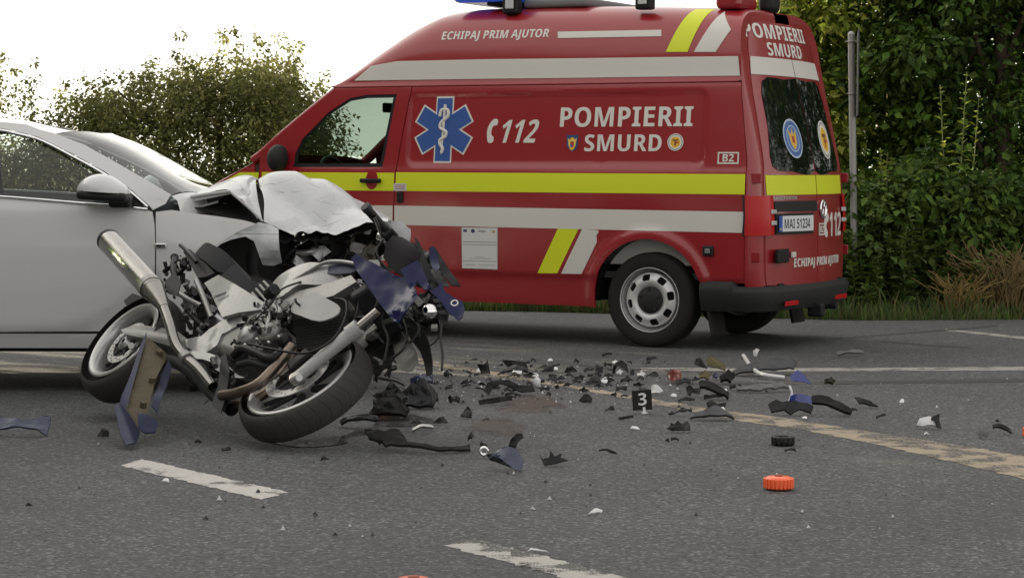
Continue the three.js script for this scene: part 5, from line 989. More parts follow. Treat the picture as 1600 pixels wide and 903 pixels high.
// seat and tail
bp('tail_cover', plate(bf(308, 412, 0.06), [[285, 393], [290, 388], [297, 390], [316, 406], [335, 426], [322, 432], [308, 434], [298, 416]], { thick: 0.08 }), BM.dark);
bp('grab_rail', T([[281, 383, 0.06], [288, 389, 0.08], [298, 399, 0.1], [306, 410, 0.1]], 0.010), BM.black);
bp('indicator', place(new THREE.SphereGeometry(0.022, 12, 8), new THREE.Matrix4().makeTranslation(...B(272, 402, 0.02).toArray())), BM.black);
bp('tail_stalk', T([[272, 402, 0.02], [270, 420, 0.05], [276, 444, 0.06]], 0.017), BM.black); bp('tail_stalk', T([[256, 424, 0.0], [266, 418, 0.02], [280, 428, 0.04]], 0.012), BM.black);
const blob = (pts, off, th, d = 0.06) => { const fr = bf(pts[0][0], pts[0][1], off), c = pts.map(p => fr.uv(...p)), m = c.reduce((a, p) => [a[0] + p[0] / c.length, a[1] + p[1] / c.length], [0, 0]); const R = Math.max(...c.map(p => Math.hypot(p[0] - m[0], p[1] - m[1]))); return pxPanel(fr, pts, { smooth: 4, step: 0.018, thick: th, crease: 1.2, bump: (u, v) => d * Math.sqrt(Math.max(0, 1 - (Math.hypot(u - m[0], v - m[1]) / (R * 1.02)) ** 2)) }); };
bp('pillion_seat', blob([[308, 396], [316, 388], [326, 385], [345, 394], [361, 403], [371, 418], [362, 430], [349, 432], [332, 420]], 0.04, 0.14, 0.05), BM.seat);
bp('rider_seat', blob([[344, 429], [358, 424], [376, 423], [390, 436], [400, 446], [422, 454], [414, 467], [386, 466], [364, 450]], 0.03, 0.14, 0.05), BM.seat);
const sc = bp('side_cover', plate(bf(365, 465, 0.15), [[316, 440], [328, 433], [339, 428], [375, 450], [414, 473], [406, 482], [375, 489], [349, 498], [337, 474], [327, 455]], { bump: (u, v) => 0.012 * Math.cos(u * 9), thick: 0.02 }), BM.silver);
{ const fr = bf(365, 465, 0.17), a = fr.uv(337, 462), b = fr.uv(357, 454), dx = b[0] - a[0], dy = b[1] - a[1], L = Math.hypot(dx, dy); bp('lettering', panel(textShapes('YAMAHA', 0, 0, L * 0.95, 0.017), (u, v, o) => fr.at(a[0] + (u * dx - v * dy) / L, a[1] + (u * dy + v * dx) / L - 0.02, o + 0.004), { su: 1, sv: 1, thick: 0.002, div: 3, crease: null }), BM.dark, sc); }
bp('battery_cover', plate(bf(365, 520, 0.08), [[350, 512], [358, 508], [360, 535], [352, 540]], {}), BM.blueGrey);
bp('lower_side_panel', plate(bf(350, 600, 0.12), [[345, 556], [352, 552], [358, 580], [352, 620], [344, 645], [330, 632], [340, 600]], {}), BM.dark);
// engine
const eng = bp('engine_case', place(new RoundedBoxGeometry(0.36, 0.26, 0.24, 4, 0.05), new THREE.Matrix4().makeRotationFromQuaternion(BQ).multiply(new THREE.Matrix4().makeRotationZ(-0.25)).setPosition(B(405, 545, 0.0))), BM.case);
const disk = (px, py, off, r, h, m, name, parent = bike) => bp(name, (() => { const g = lathe([[0.001, h], [r * 0.55, h], [r * 0.6, h * 0.8], [r * 0.85, h * 0.75], [r, h * 0.5], [r, 0]], 28).rotateX(Math.PI / 2); g.applyQuaternion(BQ); const p = B(px, py, off); g.translate(p.x, p.y, p.z); return g; })(), m, parent);
disk(391, 528, 0.12, 0.055, 0.05, BM.silver, 'clutch_cover'); disk(424, 521, 0.12, 0.062, 0.04, BM.case, 'crankcase_cover'); disk(378, 556, 0.11, 0.05, 0.04, BM.dark, 'sprocket_cover'); disk(447, 536, 0.12, 0.035, 0.05, BM.black, 'oil_filter');
for (const [px, py, o] of [[391, 515, 0.17], [402, 531, 0.17], [383, 540, 0.17], [412, 512, 0.165], [436, 527, 0.165], [420, 536, 0.165]]) disk(px, py, o, 0.009, 0.012, M.steel, 'case_bolt');
for (let i = 0; i < 6; i++) bp('cylinder_fin', place(new RoundedBoxGeometry(0.25, 0.012, 0.22, 2, 0.004), new THREE.Matrix4().makeRotationFromQuaternion(BQ).multiply(new THREE.Matrix4().makeRotationZ(-0.55)).setPosition(B(416 + i * 6, 506 - i * 6, 0.02))), BM.case);
bp('cam_cover', place(new RoundedBoxGeometry(0.26, 0.09, 0.23, 4, 0.035), new THREE.Matrix4().makeRotationFromQuaternion(BQ).multiply(new THREE.Matrix4().makeRotationZ(-0.55)).setPosition(B(455, 484, 0.0))), BM.case);
bp('coolant_pipe', T([[365, 555, 0.15], [378, 545, 0.18], [400, 552, 0.18], [425, 560, 0.17], [440, 548, 0.15]], 0.02, 10), BM.black); bp('coolant_pipe', T([[372, 570, 0.13], [392, 566, 0.15], [418, 572, 0.14], [438, 570, 0.12]], 0.017, 10), BM.dark);
bp('brake_reservoir', RD([419, 461, 0.17], [429, 452, 0.19], 0.03), BM.black); bp('linkage', T([[434, 472, 0.15], [437, 490, 0.16], [432, 508, 0.15]], 0.013), BM.silver); bp('linkage', T([[412, 480, 0.14], [420, 494, 0.16], [416, 512, 0.15]], 0.011), M.steel);
bp('air_box', plate(bf(415, 495, 0.06), [[398, 488], [430, 470], [455, 478], [448, 510], [415, 520]], { thick: 0.08 }), BM.black);
bp('radiator', plate(bf(495, 520, 0.06), [[457, 500], [500, 494], [533, 489], [540, 520], [536, 536], [508, 546], [464, 546]], { thick: 0.05 }), BM.matt);
for (let i = 0; i < 9; i++) bp('radiator_fin', T([[462, 505 + i * 4.4, 0.068], [500, 500 + i * 4.4, 0.068], [534, 494 + i * 4.4, 0.068]], 0.002, 4), BM.dark);
bp('lower_hose', T([[440, 572, 0.02], [470, 570, 0.05], [505, 556, 0.08], [530, 530, 0.09]], 0.02, 10), BM.black);
bp('cable', T([[522, 466, 0.12], [540, 472, 0.15], [538, 500, 0.16], [518, 532, 0.17], [482, 551, 0.18], [428, 546, 0.2], [388, 537, 0.19]], 0.006, 6), BM.black);
bp('cable', T([[545, 440, 0.1], [560, 470, 0.12], [548, 510, 0.12], [520, 540, 0.1]], 0.005, 6), BM.black); bp('cable', T([[470, 440, 0.14], [440, 452, 0.17], [420, 478, 0.17], [398, 500, 0.17]], 0.005, 6), BM.black);
// fuel tank
bp('fuel_tank', blob([[436, 456], [446, 445], [462, 437], [497, 425], [532, 430], [540, 444], [515, 457], [480, 462], [462, 474], [448, 480], [437, 472]], 0.06, 0.22, 0.08), BM.silver);
bp('tank_edge', T([[456, 440, 0.13], [480, 425, 0.14], [506, 411, 0.14], [530, 409, 0.13], [562, 414, 0.12]], 0.010, 6), BM.silver);
bp('tank_flash', plate(bf(510, 418, 0.12), [[462, 437], [485, 423], [508, 413], [528, 410], [560, 415], [545, 424], [528, 427], [492, 429]], { bump: (u, v) => -0.02 * u * u * 20 }), BM.blueGrey);
bp('heat_shield', plate(bf(490, 480, 0.16), [[452, 482], [458, 474], [465, 468], [480, 461], [493, 458], [512, 468], [529, 479], [524, 490], [498, 502], [470, 495]], { bump: (u, v) => 0.012 * Math.cos(u * 14) + 0.006 * fbm(u * 10, v * 10, 1), smooth: 3 }), mat(0.34, 0.34, 0.33, 0.5));
// fork, axle, brake
bp('fork_leg', RD([466, 588, 0.14], [554, 516, 0.13], 0.026, 0.033, 20), BM.fork); bp('fork_leg', RD([478, 616, -0.12], [568, 530, -0.12], 0.027, 0.033, 20), BM.fork);
bp('fork_collar', RD([545, 523, 0.13], [561, 511, 0.13], 0.039), BM.fork); bp('fork_tube', RD([558, 513, 0.13], [590, 486, 0.13], 0.02), BM.brushed); bp('fork_tube', RD([566, 531, -0.12], [610, 488, -0.12], 0.026), BM.brushed);
bp('front_axle', RD([480, 612, -0.12], [467, 590, 0.16], 0.016), M.steel); bp('brake_calliper', place(new RoundedBoxGeometry(0.12, 0.065, 0.06, 3, 0.015), new THREE.Matrix4().makeRotationFromQuaternion(BQ).multiply(new THREE.Matrix4().makeRotationZ(0.9)).setPosition(B(470, 566, 0.12))), BM.black);
bp('axle_clamp', place(new RoundedBoxGeometry(0.07, 0.05, 0.05, 3, 0.016), new THREE.Matrix4().makeRotationFromQuaternion(BQ).multiply(new THREE.Matrix4().makeRotationZ(0.6)).setPosition(B(464, 590, 0.14))), BM.silver);
bp('triple_clamp', place(new RoundedBoxGeometry(0.10, 0.05, 0.30, 3, 0.015), new THREE.Matrix4().makeRotationFromQuaternion(BQ).multiply(new THREE.Matrix4().makeRotationZ(0.6)).setPosition(B(590, 486, 0.0))), BM.dark);
// handlebar
bp('handlebar', T([[612, 372, 0.1], [622, 385, 0.05], [628, 400, 0.0], [632, 412, -0.15], [640, 420, -0.3]], 0.012), BM.black);
bp('grip', RD([573, 326, 0.32], [606, 364, 0.16], 0.021, 0.019), BM.black); bp('grip_end', RD([570, 322, 0.335], [575, 328, 0.31], 0.024), BM.dark);
bp('switch_cluster', place(new RoundedBoxGeometry(0.09, 0.06, 0.06, 3, 0.012), new THREE.Matrix4().makeRotationFromQuaternion(BQ).multiply(new THREE.Matrix4().makeRotationZ(-0.6)).setPosition(B(606, 364, 0.16))), BM.black);
bp('master_cylinder', RD([592, 368, 0.14], [606, 374, 0.12], 0.022), M.chrome); bp('brake_lever', T([[596, 370, 0.18], [590, 352, 0.25], [584, 338, 0.31]], 0.008), M.chrome);
bp('brake_hose', T([[598, 376, 0.14], [588, 392, 0.16], [596, 412, 0.14], [606, 430, 0.1], [586, 480, 0.12]], 0.006), BM.black);
// fairing
const shell = (pts, off, m, name, o = {}) => bp(name, plate(bf(pts[0][0], pts[0][1], off, o.n || BN), pts, { step: 0.02, thick: 0.005, crease: 0.5, bump: o.bump || ((u, v) => 0.05 * fbm(u * 4 + off * 9, v * 4, 3)), ...o }), m, o.parent || bike);
const nF = BN.clone().add(V3(0.45, 0.0, 0.2)).normalize();
shell([[558, 414], [566, 408], [590, 415], [612, 423], [626, 424], [636, 436], [646, 455], [642, 468], [630, 474], [622, 481], [610, 492], [600, 486], [585, 466], [574, 446], [562, 428]], 0.19, BM.blue, 'fairing_side', { bump: (u, v) => 0.05 * Math.cos(u * 9) + 0.03 * fbm(u * 5, v * 5, 2) - 0.02 * Math.abs(noise(u * 9, v * 9, 4)) });
shell([[602, 418], [608, 402], [617, 386], [630, 376], [646, 373], [656, 383], [652, 400], [640, 414], [630, 424], [614, 424]], 0.13, mat(0.010, 0.008, 0.010, 0.25, { specularIntensity: 0.25 }), 'screen_cowl', { n: nF, bump: (u, v) => 0.09 * Math.cos(u * 17 + 0.6) + 0.04 * Math.sin(v * 14) });
shell([[626, 424], [640, 412], [652, 402], [658, 412], [668, 436], [674, 448], [662, 446], [650, 432], [646, 444], [648, 458], [640, 452], [634, 436]], 0.18, BM.blue, 'fairing_nose', { n: nF, bump: (u, v) => 0.03 * Math.cos(u * 22 + 1) + 0.03 * fbm(u * 9, v * 9, 2) });
shell([[648, 374], [656, 382], [664, 400], [674, 424], [684, 440], [674, 446], [664, 430], [656, 408]], 0.05, BM.black, 'screen_edge', { n: nF, bump: (u, v) => 0.02 * Math.cos(u * 30) });
shell([[670, 388], [678, 385], [683, 398], [687, 418], [683, 428], [675, 418], [671, 404]], 0.06, BM.blue, 'fairing_spike', { n: nF, bump: (u, v) => 0.015 * Math.sin(v * 30) });
shell([[680, 388], [694, 410], [712, 436], [720, 450], [706, 448], [690, 428], [678, 404]], -0.03, BM.black, 'screen_edge', { n: nF });
shell([[562, 436], [584, 470], [600, 486], [625, 492], [650, 470], [672, 450], [692, 452], [700, 470], [690, 500], [664, 512], [640, 506], [626, 530], [604, 540], [580, 510], [560, 476]], -0.14, BM.black, 'fairing_frame', { bump: (u, v) => 0.10 * fbm(u * 8, v * 8, 11) });
shell([[606, 418], [626, 388], [646, 380], [668, 392], [690, 428], [700, 446], [676, 452], [650, 446], [625, 430]], -0.06, BM.black, 'instrument_panel', { bump: (u, v) => 0.06 * fbm(u * 9, v * 9, 12) });
const wing = shell([[672, 459], [684, 452], [690, 441], [695, 455], [708, 461], [721, 465], [725, 478], [722, 492], [715, 497], [708, 489], [700, 487], [690, 474]], 0.04, BM.blue, 'fairing_corner', { n: nF, bump: (u, v) => 0.02 * Math.cos(u * 24) + 0.015 * fbm(u * 10, v * 10, 7) });
{ const fr = planeFrame(B(711, 470, 0.1), nF), c = fr.uv(710, 473); bp('fork_emblem', panel(poly(circ(c, 0.017), [circ(c, 0.012).reverse()]), (u, v, o) => fr.at(u, v, o), { su: 1, sv: 1, thick: 0.002 }), M.letter, wing); }
shell([[640, 470], [655, 455], [668, 456], [690, 478], [697, 488], [686, 500], [660, 506], [640, 500], [628, 492]], -0.06, BM.black, 'headlight_bucket', { bump: (u, v) => 0.09 * fbm(u * 9, v * 9, 1) });
shell([[655, 440], [672, 436], [690, 446], [680, 458], [664, 456]], -0.02, BM.black, 'fairing_bracket', { bump: (u, v) => 0.06 * fbm(u * 12, v * 12, 4) });
bp('headlight_lens', place(new THREE.SphereGeometry(0.035, 14, 8, 0, 6.3, 0, 1.5), new THREE.Matrix4().makeRotationX(1.1).setPosition(B(671, 487, 0.02))), M.chrome);
shell([[635, 505], [655, 507], [668, 522], [673, 538], [671, 560], [667, 576], [658, 579], [657, 560], [655, 548], [645, 534]], -0.12, BM.black, 'inner_fender', { bump: (u, v) => 0.04 * Math.cos(v * 12) });
shell([[612, 530], [634, 524], [648, 545], [654, 565], [642, 580], [620, 576]], -0.16, mat(0.40, 0.39, 0.36, 0.25, { transmission: 0.5, thickness: 0 }), 'screen_shard', {});
shell([[560, 480], [590, 478], [615, 494], [622, 530], [612, 575], [588, 590], [566, 560], [556, 520]], -0.22, BM.matt, 'left_fairing', { bump: (u, v) => 0.07 * fbm(u * 6, v * 6, 9) });
for (const [a, r] of [[[[686, 500], [688, 520], [680, 534], [672, 540]], 0.004], [[[690, 505], [688, 530], [691, 552], [690, 578]], 0.006], [[[630, 500], [636, 520], [630, 545], [612, 560]], 0.006], [[[602, 470], [596, 500], [606, 530], [600, 565]], 0.007], [[[640, 495], [655, 515], [640, 535], [628, 520]], 0.006]]) bp('loose_wire', T(a, r, 5), BM.black);
{ // broken mounts and clutter under the nose and below the seat
  const r = rngOf(512);
  const mess = (name, n, x0, x1, y0, y1, o0, o1, s0, s1) => { for (let i = 0; i < n; i++) { const p = B(lerp(x0, x1, r()), lerp(y0, y1, r()), lerp(o0, o1, r())), k = r(), s = lerp(s0, s1, r()), e = new THREE.Euler(r() * 6, r() * 6, r() * 6), m = [BM.black, BM.dark, BM.matt, BM.case, BM.frame, BM.black][Math.floor(r() * 6)]; let g; if (k < 0.45) g = new RoundedBoxGeometry(s * 1.5, s * 0.7, s, 2, 0.004); else if (k < 0.75) g = new THREE.CylinderGeometry(s * 0.35, s * 0.3, s * 1.4, 10); else g = tube([V3(-s * 1.6, 0, 0), V3(-s * 0.5, s * 0.5, 0), V3(s * 0.6, -s * 0.3, s * 0.4), V3(s * 1.6, 0.1 * s, 0)], 0.006, 6); g.applyMatrix4(new THREE.Matrix4().makeRotationFromEuler(e).setPosition(p)); bp(name, g, m); } };
  mess('mechanical_part', 26, 285, 345, 440, 545, -0.06, 0.06, 0.02, 0.05); mess('mechanical_part', 30, 350, 450, 490, 590, 0.04, 0.15, 0.015, 0.045); mess('bracket', 22, 600, 690, 440, 520, -0.15, 0.0, 0.02, 0.05); mess('mechanical_part', 20, 300, 380, 560, 630, -0.06, 0.06, 0.02, 0.05); mess('bracket', 16, 540, 600, 425, 500, -0.1, 0.06, 0.02, 0.05); mess('mechanical_part', 26, 255, 300, 400, 470, -0.04, 0.1, 0.012, 0.035); mess('mechanical_part', 30, 360, 440, 470, 540, 0.12, 0.19, 0.01, 0.028); mess('bracket', 26, 560, 625, 480, 585, -0.3, -0.1, 0.02, 0.05); mess('mechanical_part', 16, 420, 470, 455, 500, 0.1, 0.18, 0.01, 0.025);
}
// ------------------------------------------------------------ torn fairing panel leaning on the bike
{
  const a = G(180, 703), b = G(246, 700), c = B(242, 538, 0.20), N = b.clone().sub(a).cross(c.clone().sub(a)).normalize(), fr = planeFrame(a, N);
  const o = thing('torn_fairing', 'torn dark blue fairing panel with olive inside leaning on the motorcycle', 'fairing panel', [a.x, 0, a.z]);
  const tp = (name, pts, m, op) => { const g = pxPanel(fr, pts, { step: 0.02, thick: 0.005, crease: 0.5, ...op }); g.translate(-a.x, 0, -a.z); return mesh(name, g, m, o); };
  tp('inner_liner', [[224, 535], [246, 545], [260, 552], [257, 568], [241, 602], [231, 637], [228, 655], [216, 664], [197, 640], [205, 600]], BM.olive, { off: 0.004, bump: (u, v) => 0.03 * Math.cos(u * 20) + 0.02 * fbm(u * 9, v * 9, 3) });
  tp('shell_edge', [[227, 532], [224, 548], [207, 600], [196, 640], [180, 652], [190, 615], [205, 580], [216, 552]], BM.blueGrey, { off: 0.02, bump: (u, v) => 0.03 * Math.cos(u * 20) });
  tp('lower_flap', [[176, 647], [186, 640], [200, 646], [219, 670], [210, 702], [195, 708], [186, 690]], BM.blueGrey, { off: 0.014, bump: (u, v) => 0.03 * Math.sin(u * 30) });
  tp('lower_tab', [[212, 656], [226, 662], [245, 668], [240, 686], [226, 680], [214, 672]], BM.blueGrey, { off: 0.03, bump: (u, v) => 0.02 * Math.sin(v * 40) });
  tp('upper_tab', [[252, 580], [262, 565], [268, 572], [256, 610], [246, 640], [236, 632]], BM.blueGrey, { off: -0.012, bump: (u, v) => 0.02 * Math.sin(v * 20) });
  for (const p of [[236, 602], [247, 560], [222, 640]]) { const q = fr.uv(...p), g = new THREE.CylinderGeometry(0.014, 0.018, 0.03, 10).rotateX(Math.PI / 2); g.applyQuaternion(new THREE.Quaternion().setFromUnitVectors(V3(0, 0, 1), fr.n)); const w = fr.at(q[0], q[1], 0.03); g.translate(w.x - a.x, w.y, w.z - a.z); mesh('mounting_stud', g, BM.olive, o); }
}

// ------------------------------------------------------------ wreckage strewn over the road
const DM = { black: mat(0.012, 0.012, 0.013, 0.42, { specularIntensity: 0.5 }), matt: mat(0.018, 0.018, 0.018, 0.75, { specularIntensity: 0.4 }), grey: mat(0.04, 0.041, 0.045, 0.5, { specularIntensity: 0.5 }), pale: mat(0.10, 0.10, 0.098, 0.6), white: mat(0.62, 0.62, 0.62, 0.35), blue: mat(0.02, 0.035, 0.20, 0.28, { clearcoat: 0.5 }), blueGrey: mat(0.024, 0.032, 0.07, 0.35, { clearcoat: 0.4 }), olive: mat(0.10, 0.085, 0.035, 0.7), red: mat(0.20, 0.045, 0.035, 0.25, { clearcoat: 0.6 }), chrome: M.chrome, soil: mat(0.05, 0.042, 0.033, 0.95) };
function jag(kind, [x0, y0, x1, y1], r) {             // outline inside a pixel box
  const w = x1 - x0, h = y1 - y0, j = a => (r() - 0.5) * a, P = (u, v) => [x0 + w * clamp(u, 0, 1), y0 + h * clamp(v, 0, 1)];
  if (kind === 'wedge') return [P(0, 0.75 + j(0.2)), P(0.35 + j(0.2), 0.25 + j(0.2)), P(0.7, 0.05), P(1, 0.55 + j(0.3)), P(0.9, 0.95), P(0.5, 1), P(0.2, 0.92)];
  if (kind === 'strip') return [P(0, 0.35 + j(0.3)), P(0.3, 0.3 + j(0.2)), P(0.65, 0.1 + j(0.2)), P(1, 0), P(1, 0.5), P(0.7, 0.72), P(0.35, 0.9), P(0.05, 1)];
  if (kind === 'fall') return [P(0, 0), P(0.25, 0.08), P(0.6, 0.4 + j(0.1)), P(1, 0.72), P(0.98, 1), P(0.6, 0.82), P(0.2, 0.5), P(0.02, 0.4)];
  if (kind === 'flag') return [P(0, 0.2), P(0.25, 0), P(0.5, 0.4), P(1, 0.15), P(0.9, 0.8), P(0.4, 0.7), P(0.3, 1), P(0.12, 0.9)];
  const o = [], n = 9; for (let i = 0; i < n; i++) { const a = i / n * 6.283 + 0.3 * r(), q = (i % 2 ? 0.28 : 0.48) + 0.12 * (r() - 0.5); o.push(P(0.5 - q * Math.cos(a), 0.5 - q * Math.sin(a) * (Math.sin(a) < 0 ? 1 : 1))); } o.push(); return o.sort((a, b) => Math.atan2(a[1] - y0 - h / 2, a[0] - x0 - w / 2) - Math.atan2(b[1] - y0 - h / 2, b[0] - x0 - w / 2));
}
let dseed = 700;
function shard(name, label, cat, box_, kind, m, { tilt = 0.6, side = 0, thick = 0.012, curl = 0.02, rough = 0.012, group, parent } = {}) {
  const r = rngOf(dseed++), pts = Array.isArray(kind) ? kind : jag(kind, box_, r);
  const yb = Math.max(...pts.map(p => p[1])), xb = pts.find(p => p[1] === yb)[0], b = G(xb, yb), s = r() * 90;
  const fr = planeFrame(b, V3(side, tilt, 1)), c = pts.map(p => fr.uv(...p)), w = Math.max(...c.map(p => p[0])) - Math.min(...c.map(p => p[0])), cx = c.reduce((a, p) => a + p[0], 0) / c.length;
  const g = pxPanel(fr, pts, { thick, step: clamp(w / 7, 0.008, 0.03), crease: 0.45, bump: (u, v) => curl * (1 - Math.pow((u - cx) / (w * 0.5 + 1e-4), 2)) + rough * fbm(u * 22, v * 22, s) * 1.6 });
  g.computeBoundingBox(); const lift = -g.boundingBox.min.y + 0.004; g.translate(-b.x, lift, -b.z);
  if (parent) { g.translate(b.x - parent.position.x, 0, b.z - parent.position.z); return mesh(name, g, m, parent); }
  const o = solo(name, g, m, label, cat, group); o.position.set(b.x, 0, b.z); return o;
}
const D = (name, label, cat, ...a) => shard(name, label, cat, ...a);
// pieces one can name
{ // blue mirror cowl with a broken black stalk
  const b = G(790, 738), o = thing('mirror_cowl', 'blue mirror cowl with chrome end and broken black stalk lying on asphalt', 'mirror cowl', [b.x, 0, b.z]);
  shard('cowl_shell', '', '', null, [[762, 711], [775, 707], [795, 704], [810, 706], [819, 718], [815, 735], [806, 738], [796, 731], [786, 722], [772, 714]], DM.blueGrey, { tilt: 0.8, side: -0.2, curl: 0.05, thick: 0.006, parent: o });
  shard('cowl_inside', '', '', null, [[760, 714], [776, 715], [790, 724], [800, 734], [780, 728], [766, 723]], DM.black, { tilt: 0.5, parent: o });
  shard('stalk', '', '', null, [[794, 702], [797, 690], [806, 682], [816, 680], [818, 686], [810, 692], [806, 703]], DM.black, { tilt: 0.3, parent: o, thick: 0.02 });
  const p = G(756, 716); mesh('chrome_end', new THREE.TorusGeometry(0.016, 0.007, 8, 16).translate(p.x - b.x, 0.03, p.z - b.z), M.chrome, o);
}
D('cowling_strip', 'long thin black cowling strip bent flat in front of the motorcycle wheel', 'plastic strip', null, [[569, 674], [585, 676], [600, 682], [611, 677], [624, 680], [637, 697], [660, 701], [686, 706], [722, 699], [734, 696], [735, 703], [722, 705], [686, 709], [655, 706], [630, 702], [602, 702], [597, 694], [576, 688]], DM.matt, { tilt: 2.5, curl: 0.02 });
D('black_bracket', 'forked black bracket standing on asphalt right of the blue cowl', 'bracket', null, [[843, 709], [848, 719], [858, 717], [860, 707], [867, 716], [878, 710], [876, 717], [888, 719], [870, 726], [850, 729]], DM.black, { tilt: 0.5 });
D('black_plate', 'square black plate standing on edge beside the tan line', 'plastic plate', null, [[745, 570], [757, 571], [762, 563], [766, 585], [752, 585]], DM.black, { tilt: 0.1 });
D('black_slab', 'long black slab resting on the tan line', 'plastic plate', null, [[784, 563], [822, 567], [826, 579], [806, 581], [793, 575]], DM.black, { tilt: 0.3 });
D('black_ledge', 'narrow black ledge lying under the long black slab', 'plastic plate', null, [[783, 583], [800, 577], [826, 579], [825, 584], [800, 585]], DM.black, { tilt: 2 });
{ const b = G(790, 617), o = thing('lamp_bracket', 'curved black lamp bracket holding a white bulb lens', 'lamp bracket', [b.x, 0, b.z]);
  shard('bracket_arch', '', '', null, [[756, 612], [762, 600], [778, 597], [795, 597], [812, 605], [832, 603], [836, 612], [815, 615], [796, 606], [782, 602], [770, 608], [764, 618]], DM.black, { tilt: 0.4, parent: o, thick: 0.02 });
  const p = G(839, 606); const g = new THREE.SphereGeometry(0.026, 16, 12); g.scale(0.8, 1.2, 0.8); g.translate(p.x - b.x, 0.032, p.z - b.z); mesh('bulb_lens', g, DM.white, o); }
D('lamp_shell', 'red and white lamp shell sitting upright on the asphalt', 'lamp shell', null, [[1043, 585], [1049, 580], [1062, 579], [1066, 588], [1062, 598], [1050, 598], [1044, 594]], DM.red, { tilt: 0.2, curl: 0.05, thick: 0.03 });
D('headlamp_arch', 'black and white headlamp arch standing among the debris', 'headlamp piece', null, [[958, 576], [962, 569], [972, 566], [980, 572], [983, 585], [976, 580], [970, 574], [964, 576], [960, 586], [957, 586]], DM.black, { tilt: 0.2, thick: 0.03 });
D('reflector_bit', 'bright white reflector bit inside the headlamp arch', 'reflector', [963, 577, 975, 588], 'chunk', DM.white, { tilt: 0.3 });
D('white_box', 'small white and black box right of the headlamp arch', 'plastic box', [995, 582, 1010, 592], 'chunk', DM.white, { tilt: 0.3, thick: 0.03 });
D('white_triangle', 'white triangular shard right behind the number marker', 'plastic shard', null, [[1018, 605], [1026, 604], [1037, 613], [1030, 617], [1018, 617]], DM.white, { tilt: 0.5 });
D('black_bowl', 'jagged black bowl shaped shard near the number marker', 'plastic shard', null, [[1042, 668], [1047, 666], [1048, 661], [1053, 665], [1058, 660], [1066, 665], [1073, 658], [1079, 663], [1079, 670], [1068, 675], [1050, 674]], DM.black, { tilt: 0.4, curl: 0.05 });
D('olive_plate', 'yellowish olive plate tilted up at the far white line', 'plastic plate', null, [[1104, 565], [1110, 559], [1122, 565], [1135, 573], [1134, 581], [1116, 578], [1105, 572]], DM.olive, { tilt: 0.5 });
D('black_disc', 'round black disc propped beside the olive plate', 'disc', null, [[1085, 571], [1088, 564], [1093, 563], [1100, 570], [1106, 578], [1098, 578], [1089, 575]], DM.black, { tilt: 0.4 });
D('undertray', 'flat grey undertray lying across the far white line', 'undertray', null, [[1145, 583], [1170, 577], [1200, 573], [1235, 561], [1246, 570], [1241, 581], [1220, 585], [1180, 588], [1150, 588]], DM.grey, { tilt: 2.2, curl: 0.03 });
{ const o = thing('white_tube', 'bent white plastic tube lying over the grey undertray', 'tube', G(1197, 590).toArray()); const b = o.position; const pt = (x, y, h) => G(x, y + 4).sub(b).add(V3(0, h, 0)); mesh('tube', tube([pt(1162, 566, 0.06), pt(1168, 573, 0.05), pt(1175, 580, 0.04), pt(1197, 590, 0.03), pt(1226, 590, 0.016)], 0.012, 8), DM.white, o); }
D('blue_grey_shard', 'blue grey shard caught between the olive plate and dark pile', 'plastic shard', [1112, 580, 1127, 595], 'chunk', DM.blueGrey, { tilt: 0.3 });
D('dark_pile_piece', 'dark lump right of the blue grey shard', 'plastic lump', [1125, 582, 1151, 602], 'chunk', DM.matt, { tilt: 0.5, thick: 0.04 });
D('olive_lump', 'olive lump under the olive plate', 'plastic lump', [1091, 580, 1114, 597], 'chunk', DM.olive, { tilt: 0.4, thick: 0.03 });
D('dark_wedge', 'dark wedge at the near end of the long dark bar', 'plastic wedge', [1072, 603, 1096, 620], 'flag', DM.black, { tilt: 0.4 });
D('dark_bar', 'long dark bar slanting towards the tan line', 'bar', [1093, 601, 1140, 626], 'fall', DM.matt, { tilt: 1.2, thick: 0.02 });
D('grey_moulding', 'long curved grey moulding lying past the tar joint', 'moulding', null, [[1150, 600], [1160, 606], [1180, 606], [1205, 602], [1230, 594], [1234, 600], [1212, 608], [1188, 614], [1165, 612], [1152, 607]], DM.pale, { tilt: 1.6, curl: 0.04 });
{ const b = G(1250, 632), o = thing('blue_bodywork_piece', 'cracked bright blue body panel propped up on black plastic', 'body panel', [b.x, 0, b.z]);
  shard('panel_upper', '', '', null, [[1235, 606], [1246, 598], [1258, 606], [1268, 618], [1254, 616], [1238, 615]], DM.blue, { tilt: 0.5, parent: o, thick: 0.006 });
  const u = shard('panel_lower', '', '', null, [[1236, 618], [1250, 617], [1269, 620], [1271, 630], [1252, 632], [1233, 630]], DM.blue, { tilt: 0.3, parent: o, thick: 0.006 }); o.children[0].position.y = 0.055;
  shard('torn_edge', '', '', null, [[1232, 603], [1236, 605], [1240, 616], [1236, 630], [1231, 628], [1236, 616]], DM.white, { tilt: 0.4, parent: o }); }
D('black_underside', 'jagged black bracket lying under the blue panel', 'bracket', null, [[1201, 632], [1212, 627], [1222, 632], [1240, 630], [1262, 631], [1272, 636], [1268, 646], [1250, 642], [1236, 650], [1226, 644], [1206, 645]], DM.black, { tilt: 0.8 });
D('tapered_bar', 'long tapered black arm stretching right from the blue panel', 'arm', null, [[1269, 625], [1285, 626], [1310, 636], [1333, 646], [1330, 651], [1312, 649], [1285, 639], [1270, 634]], DM.matt, { tilt: 1.0, thick: 0.02 });
D('wedge_plate', 'flat dark wedge plate lying on the tan line edge', 'plastic plate', null, [[1079, 655], [1100, 650], [1120, 643], [1130, 647], [1148, 657], [1125, 658], [1095, 658]], DM.grey, { tilt: 2.5 });
D('black_flag', 'small black flag shaped shard above the wedge plate', 'plastic shard', [1104, 627, 1136, 643], 'flag', DM.black, { tilt: 0.4 });
